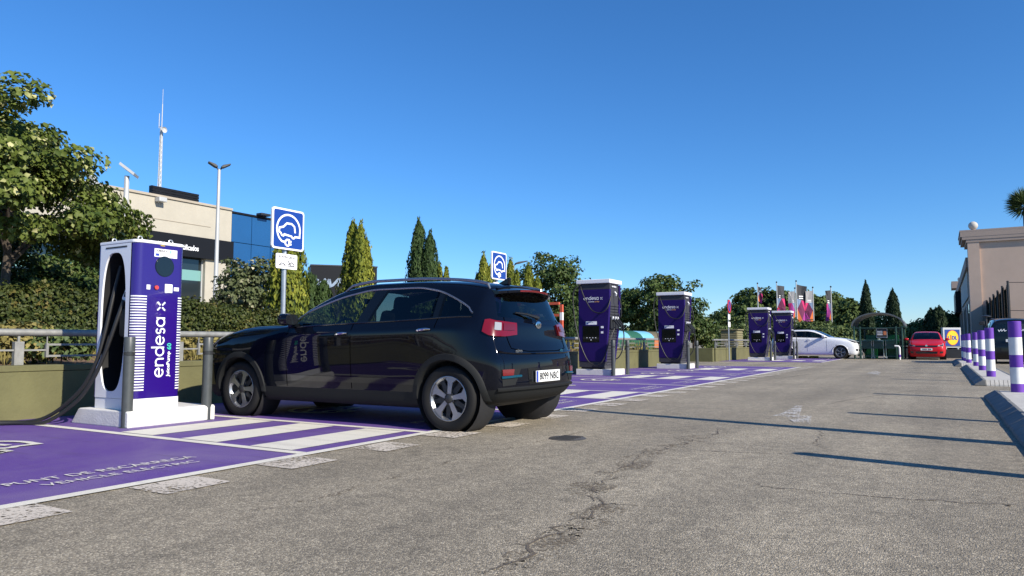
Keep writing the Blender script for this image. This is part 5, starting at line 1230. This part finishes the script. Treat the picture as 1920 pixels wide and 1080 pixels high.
# oleander bushes under the flags
for i, (px,Y,yt,R) in enumerate(((1352,58,612,1.7),(1395,60,604,2.0),(1440,62,603,2.1),(1490,62,601,2.1),(1535,60,603,2.0),(1568,58,610,1.6))):
    b = onY(px,642,Y); top = onY(px,yt,Y)[2]; names = ('leftmost','second','third','fourth','fifth','rightmost')
    broadleaf('oleander_bush', 'rounded grey-green bush, %s in the row below the flags' % names[i], (b[0],b[1],0), 3, top*.5, (R*1.1,R*1.1,top*.5), 'shrub_leaf', 70+i, 90, 70, .2, .5, .06, cat='bush', group='bushes below the flags')
for i, (px,Y,yt,R,lab) in enumerate(((1627,62,533,.40,'tall dark cypress behind the left half of the arched shelter'),(1677,58,548,.46,'dark cypress behind the right end of the arched shelter'))):
    b = onY(px,642,Y); top = onY(px,yt,Y)[2]; conifer('cypress', lab, (b[0],b[1],0), [(0,0,R,top),(R*.3,.1,R*.75,top*.86)], 'dark_conifer', 80+i, 1500, .2, group='dark cypresses at the end of the lot')
b = onY(1757,642,66); top = onY(1757,578,66)[2]; conifer('cypress', 'squat flat-topped dark cypress behind the red car', (b[0],b[1],0), [(-.32,0,.55,top*.95),(.25,0,.55,top),(0,.3,.6,top*.96),(0,-.2,.5,top*.93)], 'dark_conifer', 83, 1500, .2, group='dark cypresses at the end of the lot')
for i, (px,Y,yt,R,lab) in enumerate(((1735,120,607,4.5,'hazy far tree left of the flat-topped cypress'),(1783,125,590,4.5,'pale far pine right of the flat-topped cypress'),(1700,130,622,4.0,'low far tree right of the arched shelter'),(1765,135,612,5,'far tree low behind the yellow sign'))):
    b = onY(px,642,Y); top = onY(px,yt,Y)[2]; broadleaf('pine_tree', lab, (b[0],b[1],0), 6, top-R*.55, (R,R,R*.62), 'pine_needle', 90+i, 80, 60, .5, 1.3, .2, group='far trees on the right')
# brush and dry grass on the verge
r = np.random.default_rng(5); n = 16000; P = np.stack([-9.45-r.random(n)*3.5,r.uniform(-4,28,n),np.zeros(n)],1); cl = np.sin(P[:,0]*2.1+P[:,1]*1.3)+np.sin(P[:,1]*3.7-P[:,0]); keep = (cl+r.normal(0,.6,n)) > .1; P = P[keep]; n = len(P)
h = r.uniform(.12,.42,n)*np.clip(.6+.3*cl[keep],.4,1.3); P[:,2] = .56+.042*(-9.3-P[:,0])+h*.42; T = unit(np.array([0,0,1])+r.normal(size=(n,3))*.35); N = sph(r,n); N[:,2] *= .2
o = link('dry_grass', leaf_mesh('dry_grass',P,N,T,h,np.full(n,.022),.1), 'dry_grass'); o['kind'] = 'stuff'; tag(o, 'dry grass and low brush between the wall and the hedge', 'grass')
for i, (px,X,zc,lab) in enumerate(((115,-10.6,.26,'small bushy weed behind the railing left of the nearest charger'),(15,-10.8,.28,'yellow-green weed clump at the left edge behind the railing'),(360,-10.6,.24,'low weed clump behind the railing right of the nearest charger'),(1120,-10.5,.30,'thin grey bush behind the railing by the nearest rapid charger'),(1185,-12.2,.5,'wiry bush in front of the recycling containers'))):
    broadleaf('weed_bush', lab, at_px(px,X,.58 if i < 4 else 0), 1, zc, (.45,.5,zc*.9), 'dry_grass' if i in (1,2) else 'shrub_leaf', 100+i, 40, 40, .07, .2, .012, cat='weed', group='weeds on the verge')
# palm
def palm():
    c = onY(1922,383,86); th = thing('palm_tree', 'fan palm crown rising over the brown building', 'tree', (c[0],c[1],0)); r = np.random.default_rng(8)
    q = MB(); q.tube([(0,0,0),(0,0,c[2]-.3)],[.3,.22],10); build('trunk', q, 'bark', th, True)
    for k in range(26):
        a = 2*math.pi*k/26*2.4; el = rad(r.uniform(-55,65)); L = r.uniform(1.5,2.0); d = np.array([math.cos(a)*math.cos(el),math.sin(a)*math.cos(el),math.sin(el)]); m = 34
        t = r.random(m)*.6+.4; fan = unit(d+r.normal(size=(m,3))*.42); P = fan*(L*.62)+np.array([0,0,c[2]]); P[:,2] -= .25*t*(1-d[2]); N = unit(np.cross(fan,sph(r,m)))
        link('frond', leaf_mesh('frond',P,N,fan,np.full(m,L*.8),np.full(m,.09),.1), 'palm_leaf', th)
palm()
# ------------------------------------------------------------------ remaining street furniture
M('container_green', (.02,.10,.05), .5); M('container_blue', (.16,.42,.60), .5); M('container_teal', (.03,.22,.16), .5); M('container_brown', (.13,.11,.06), .5); M('poster_orange', (.5,.16,.06), .5)
M('cabinet_olive', (.22,.20,.11), .7); M('shelter_green', (.012,.045,.035), .4); M('shelter_roof', (.09,.10,.105), .4); M('trolley_green', (.01,.14,.05), .45)
M('yellow_sign', (.85,.55,.01), .4); M('dark_wall', (.035,.04,.045), .8, var=(2,.15)); M('barrier_red', (.55,.10,.05), .5)
M('flag_dark', (.035,.038,.045), .8); M('flag_pink', (.55,.02,.14), .8); M('flag_plum', (.12,.012,.06), .8); M('flag_blue', (.16,.23,.36), .8); M('flag_orange', (.60,.14,.03), .8); M('flag_grey', (.28,.28,.29), .8); M('flag_magenta', (.30,.03,.22), .8)
glass_mat('glass_green', (.35,.55,.45))
# recycling containers behind the wall
cols = ['container_blue','container_green','container_blue','container_brown','container_blue']; nm = ['leftmost pale blue','dark green','second pale blue','brown-green','rightmost pale blue']
for k in range(5):
    y = 29.6+k*1.55; th = thing('recycling_container', nm[k]+' topped recycling container behind the wall', 'container', (-12.4,y,0), 0, 'recycling containers')
    q = MB(); q.prism([(-.55,.08),(.55,.08),(.62,1.0),(-.62,1.0)], (0,-.72,0), X3, Z3, Y3*1.44); build('body', q, 'container_green' if k != 3 else 'poster_orange', th, bevel=.05)
    q = MB(); q.prism([(.62*math.cos(rad(a)),1.0+.42*math.sin(rad(a))) for a in range(0,181,20)], (0,-.74,0), X3, Z3, Y3*1.48); build('lid', q, cols[k], th, True, .03)
    build('foot', MB().box(-.5,.5,-.6,.6,0,.079), 'dark_metal', th)
# olive louvred cabinet
c = onX(1371,642,-10.6); th = thing('utility_cabinet', 'olive slatted utility cabinet behind the far railing', 'cabinet', (c[0],c[1]+.6,0))
build('case', MB().box(-.55,.35,-.7,.7,0,1.60), 'cabinet_olive', th)
for k in range(11): build('slat', MB().box(-.56,.36,-.74,-.70,.12+k*.13,.22+k*.13), 'cabinet_olive', th); build('slat', MB().box(.35,.385,-.69,.69,.12+k*.13,.22+k*.13), 'cabinet_olive', th)
build('roof', MB().box(-.62,.44,-.8,.78,1.601,1.66), 'cabinet_olive', th)
# red and white height barrier beyond the wall
a = onX(1053,571,-11.6); th = thing('height_barrier', 'red and white striped height barrier behind the car tailgate', 'barrier', (a[0],a[1],0)); H = a[2]; q = None
n = 8
for k in range(n): build('post_band', MB().box(-.05,.05,-.05,.05,H*k/n,H*(k+1)/n-.001), 'barrier_red' if k % 2 else 'sign_white', th)
for z in (H, H-.42):
    for k in range(8): build('bar_band', MB().box(-3.2+.39*k,-2.82+.39*k,-.05,.05,z,z+.09), 'barrier_red' if k % 2 else 'sign_white', th)
build('far_post', MB().box(-3.3,-3.21,-.05,.05,0,H+.09), 'sign_white', th)
# banner flags
FL = [(1423,66,536,7,28,'leftmost narrow dark banner flag on its pole'),(1459,66,534,15,66,'second banner flag with dark top and plum lower half'),(1493,68,545,-11,60,'third banner flag, pale grey and pink'),(1496,64,532,18,76,'fourth banner flag, curling with plum and orange diamonds'),(1527,65,544,-15,62,'fifth banner flag with grey top and pink diamond'),(1561,63,543,-11,70,'rightmost banner flag with magenta and pink panels')]
PT = [('flag_dark',[(0,1),(1,1),(1,.62),(0,.62)]),('flag_blue',[(0,.62),(.5,.62),(0,.36)]),('flag_plum',[(.5,.62),(1,.36),(.5,.10),(0,.36)]),('flag_pink',[(.5,.62),(1,.62),(1,.36)]),('flag_orange',[(0,.36),(.5,.10),(.4,0),(0,0)]),('flag_magenta',[(1,.36),(1,0),(.4,0),(.5,.10)])]
for i, (px,Y,yt,w,ln,lab) in enumerate(FL):
    p = onY(px,642,Y); H = onY(px,yt,Y)[2]; th = thing('banner_flag', lab, 'flag', (p[0],p[1],0), rad(38) if w > 0 else rad(38), 'banner flags behind the bushes'); k = np.linalg.norm(onY(px,642,Y)-onY(px+1,642,Y)); W = abs(w)*k*1.12; s_ = 1 if w > 0 else -1; L = ln*k
    q = MB(); q.tube([(0,0,0),(0,0,H+.15)],[.06,.04],8); build('pole', q, 'lamp_grey', th, True); q = MB(); q.lathe([(.0001,.12),(.07,.06),(.07,0),(.0001,-.05)],(0,0,H+.2),n=8); build('pole_tip', q, 'dark_metal', th)
    for mt, poly in PT:
        if i in (2,4) and mt == 'flag_dark': mt = 'flag_grey'
        if i in (2,4,5) and mt == 'flag_plum': mt = 'flag_plum' if i == 4 else 'flag_magenta'
        V = []; sub = 5; m = len(poly)
        for e in range(m):
            for t in range(sub): u, v = np.array(poly[e])*(1-t/sub)+np.array(poly[(e+1)%m])*t/sub; V.append((u,v))
        f = lambda u, v: (s_*(.05+u*W*(1-.18*(1-v))), .16*math.sin(u*3.2+v*4+i)*u, H-.05-L*(1-v)-.25*u*(1-v*.3)*(1 if i in (3,0) else .3))
        q = MB(); A = [f(u,v) for u, v in V]; c_ = f(*np.mean(np.array(poly),0)); q.add(A+[c_], [(j,(j+1)%len(A),len(A)) for j in range(len(A))]); build('cloth_panel', q, mt, th)
    for r_ in range(2):
        A = [(s_*(.05+u*W*.9), .16*math.sin(u*3.2+(.72-r_*.045)*4+i)*u-.02, H-.05-L*(.30+r_*.055+dz)) for u, dz in ((.2,0),(.75,0),(.75,.025),(.2,.025))]; build('lettering', MB().add(A,[(0,1,2,3)]), 'logo_white', th)
# trolley shelter
def shelter():
    a = G(1607,673); b = G(1689,673); W = b[0]-a[0]+.25; Y0 = a[1]; D = 3.0; th = thing('trolley_shelter', 'dark green trolley shelter with arched roof beside the white car', 'shelter', (a[0]-.1,Y0,0)); z1 = 1.72
    for x in (0,.28,W-.28,W):
        for y in (0,D): q = MB(); q.tube([(x,y,0),(x,y,z1)],.045,8); build('post', q, 'shelter_green', th, True)
    R = (W+.3)/2; rise = .72; n = 14
    for k in range(5):
        y0, y1 = k*D/5, (k+1)*D/5-.05; V = []
        for i in range(n+1):
            t = math.pi*i/n; V += [(W/2-R*math.cos(t),y0,z1+.03+rise*math.sin(t)),(W/2-R*math.cos(t),y1,z1+.03+rise*math.sin(t)),(W/2-(R-.05)*math.cos(t),y1,z1-.03+rise*math.sin(t)),(W/2-(R-.05)*math.cos(t),y0,z1-.03+rise*math.sin(t))]
        q = MB(); q.add(V, [(4*i+j,4*i+4+j,4*i+4+(j+1)%4,4*i+(j+1)%4) for i in range(n) for j in range(4)]); build('roof_rib', q, 'shelter_roof', th, True, sharp=50)
    for x in (-.06,W+.06): build('eave_beam', MB().box(x-.09,x+.09,-.05,D+.05,z1-.05,z1+.02), 'shelter_green', th)
    for z in (.98,1.62): build('cross_rail', MB().box(.05,W-.05,-.03,.03,z,z+.05), 'shelter_green', th)
    build('back_rail', MB().box(.05,W-.05,D-.03,D+.03,1.6,1.65), 'shelter_green', th)
    build('back_panel', MB().box(.3,W-.3,D-.02,D+.02,.12,.98), 'shelter_green', th)
    for x in (.14,W-.14): build('side_glass', MB().box(x-.01,x+.01,.1,D-.1,.15,1.5), 'glass_green', th)
    s = build('notice_board', MB().box(W*.47,W*.70,.04,.08,1.12,1.62), 'lamp_grey', th); build('poster', MB().box(W*.48,W*.69,.03,.039,1.15,1.59), 'flag_dark', s); build('poster_photo', MB().box(W*.62,W*.68,.024,.029,1.27,1.47), 'poster_orange', s)
    for k in range(3): build('poster_text', MB().box(W*.49,W*.60,.024,.029,1.27+k*.09,1.30+k*.09), 'logo_white', s)
    lab = ('shopping trolley on the left of the shelter','shopping trolley in the middle of the shelter','shopping trolley on the right of the shelter')
    for i, fx in enumerate((.25,.5,.76)):
        t = thing('shopping_trolley', lab[i], 'trolley', (a[0]-.1+W*fx,Y0+.25,0), 0, 'shopping trolleys')
        q = MB(); q.prism([(.0,.55),(.0,.95),(.85,.98),(.72,.55)], (-.24,0,0), Y3, Z3, X3*.48); build('basket', q, 'shelter_green', t)
        q = MB(); q.tube([(-.24,0,.1),(-.24,.05,.6),(-.24,-.1,1.02),(.24,-.1,1.02),(.24,.05,.6),(.24,0,.1)],.018,6); build('frame', q, 'lamp_grey', t, True)
        q = MB(); q.tube([(-.24,0,.14),(-.24,.8,.14),(.24,.8,.14),(.24,0,.14)],.015,6); build('chassis', q, 'lamp_grey', t, True)
        for x in (-.22,.22):
            for y in (.02,.78): q = MB(); q.lathe([(.0001,-.015),(.055,-.015),(.055,.015),(.0001,.015)],(x,y,.056),'x',10); build('wheel', q, 'lamp_grey', t)
    for i, fx in enumerate((.32,.78)):
        bx = tag(build('crate', MB().box(a[0]-.1+W*fx-.28,a[0]-.1+W*fx+.28,Y0+1.35,Y0+1.8,0,1.28), 'trolley_green', bevel=.03), ('green panel box at the left inside the shelter','green panel box at the right inside the shelter')[i], 'box', 'green boxes in the shelter')
shelter()
c = G(1688,674.5); th = thing('hoop_bollard', 'bent white tube bollard with purple band at the right end of the shelter', 'bollard', (c[0],c[1]-.3,0)); th.scale = (.72,.72,.72)
q = MB(); q.tube([(0,0,.36),(0,0,.86),(-.05,0,.95),(-.30,0,.97)],.06,10); build('white_tube', q, 'bollard_white', th, True); q = MB(); q.tube([(0,0,.19),(0,0,.359)],.062,10); build('purple_band', q, 'bollard_purple', th, True); q = MB(); q.tube([(0,0,0),(0,0,.189)],.06,10); build('foot_tube', q, 'bollard_white', th, True)
# yellow-disc supermarket sign
p = onY(1787,635,49.4); th = thing('store_sign', 'blue sign with yellow disc behind the red car', 'sign', (p[0],49.4,0), rad(32)); th.scale = (.80,.92,1)
zc = onY(1787,634,49.4)[2]; zb_ = onY(1787,648.5,49.4)[2]; hz = onY(1787,618,49.4)[2]-zc; dr = (zc+hz-zb_)*.47; build('backing', MB().box(-.72,.60,0,.2,zb_-.1,zc+hz+.12), 'lamp_grey', th); bf = build('blue_field', MB().box(-.60,.50,-.012,-.002,zb_,zc+hz), 'sign_blue', th)
q = MB(); q.lathe([(dr,0),(0,-.0)],(-.05,-.02,(zb_+zc+hz)/2),'y',30); build('red_ring', q, 'sign_red', bf); q = MB(); q.lathe([(dr*.93,0),(0,-.0)],(-.05,-.028,(zb_+zc+hz)/2),'y',30); build('yellow_disc', q, 'yellow_sign', bf)
zz = (zb_+zc+hz)/2
text('lettering', 'L', (-.05-dr*.78,-.03,zz-dr*.27), X3, Z3, dr*.34, dr*.52, 'eu_blue', bf, .006, .05); text('lettering', 'i', (-.05-dr*.36,-.03,zz-dr*.27), X3, Z3, dr*.16, dr*.64, 'sign_red', bf, .006, .05); text('lettering', 'DL', (-.05-dr*.10,-.03,zz-dr*.27), X3, Z3, dr*.86, dr*.52, 'eu_blue', bf, .006, .05)
for x in (-.5,.4): build('leg', MB().box(x-.05,x+.05,.05,.15,0,zb_-.1), 'lamp_grey', th)
# low dark wall and rail closing the lot
o = build('end_wall', MB().box(-2.6,2.2,0,.25,0,.50), 'dark_wall', bevel=.01); o.location = (0,47.6,0); tag(o, 'low dark wall closing the lot behind the red car', 'wall')
th = thing('end_rail', 'thin metal rail above the low dark wall behind the red car', 'railing', (0,47.72,.50))
q = MB(); q.tube([(-2.6,0,.16),(2.2,0,.16)],.022,8); build('top_rail', q, 'galv', th, True)
for x in (-2.4,-1.2,0,1.2,2.1): build('post', MB().box(x-.02,x+.02,-.02,.02,0,.15), 'galv', th)
for i, (px,l) in enumerate(((1506,'yellow wheel stop below the white car, left one'),(1526,'yellow wheel stop below the white car, right one'))):
    c = G(px,671); q = MB(); q.prism([(-.3,0),(.3,0),(.22,.11),(-.22,.11)], (0,-.08,0), X3, Z3, Y3*.16); o = build('wheel_stop', q, 'yellow_stop', bevel=.02); o.location = (c[0],c[1],.004); tag(o, l, 'wheel stop', 'wheel stops')
# small floodlight post by the bollards
c = onY(1849,600,46); th = thing('floodlight_post', 'short dark post with a mushroom lamp before the brown building', 'street lamp', (c[0],46,0)); H = onY(1849,594,46)[2]
q = MB(); q.tube([(0,0,0),(0,0,H)],.05,8); build('post', q, 'dark_metal', th, True); q = MB(); q.lathe([(.0001,.10),(.14,.07),(.24,.03),(.24,0),(.0001,0)],(0,0,H),n=18); build('hood', q, 'dark_metal', th, True); build('side_lamp', MB().box(-.32,-.08,-.1,.1,H-.42,H-.24), 'dark_metal', th, bevel=.03)
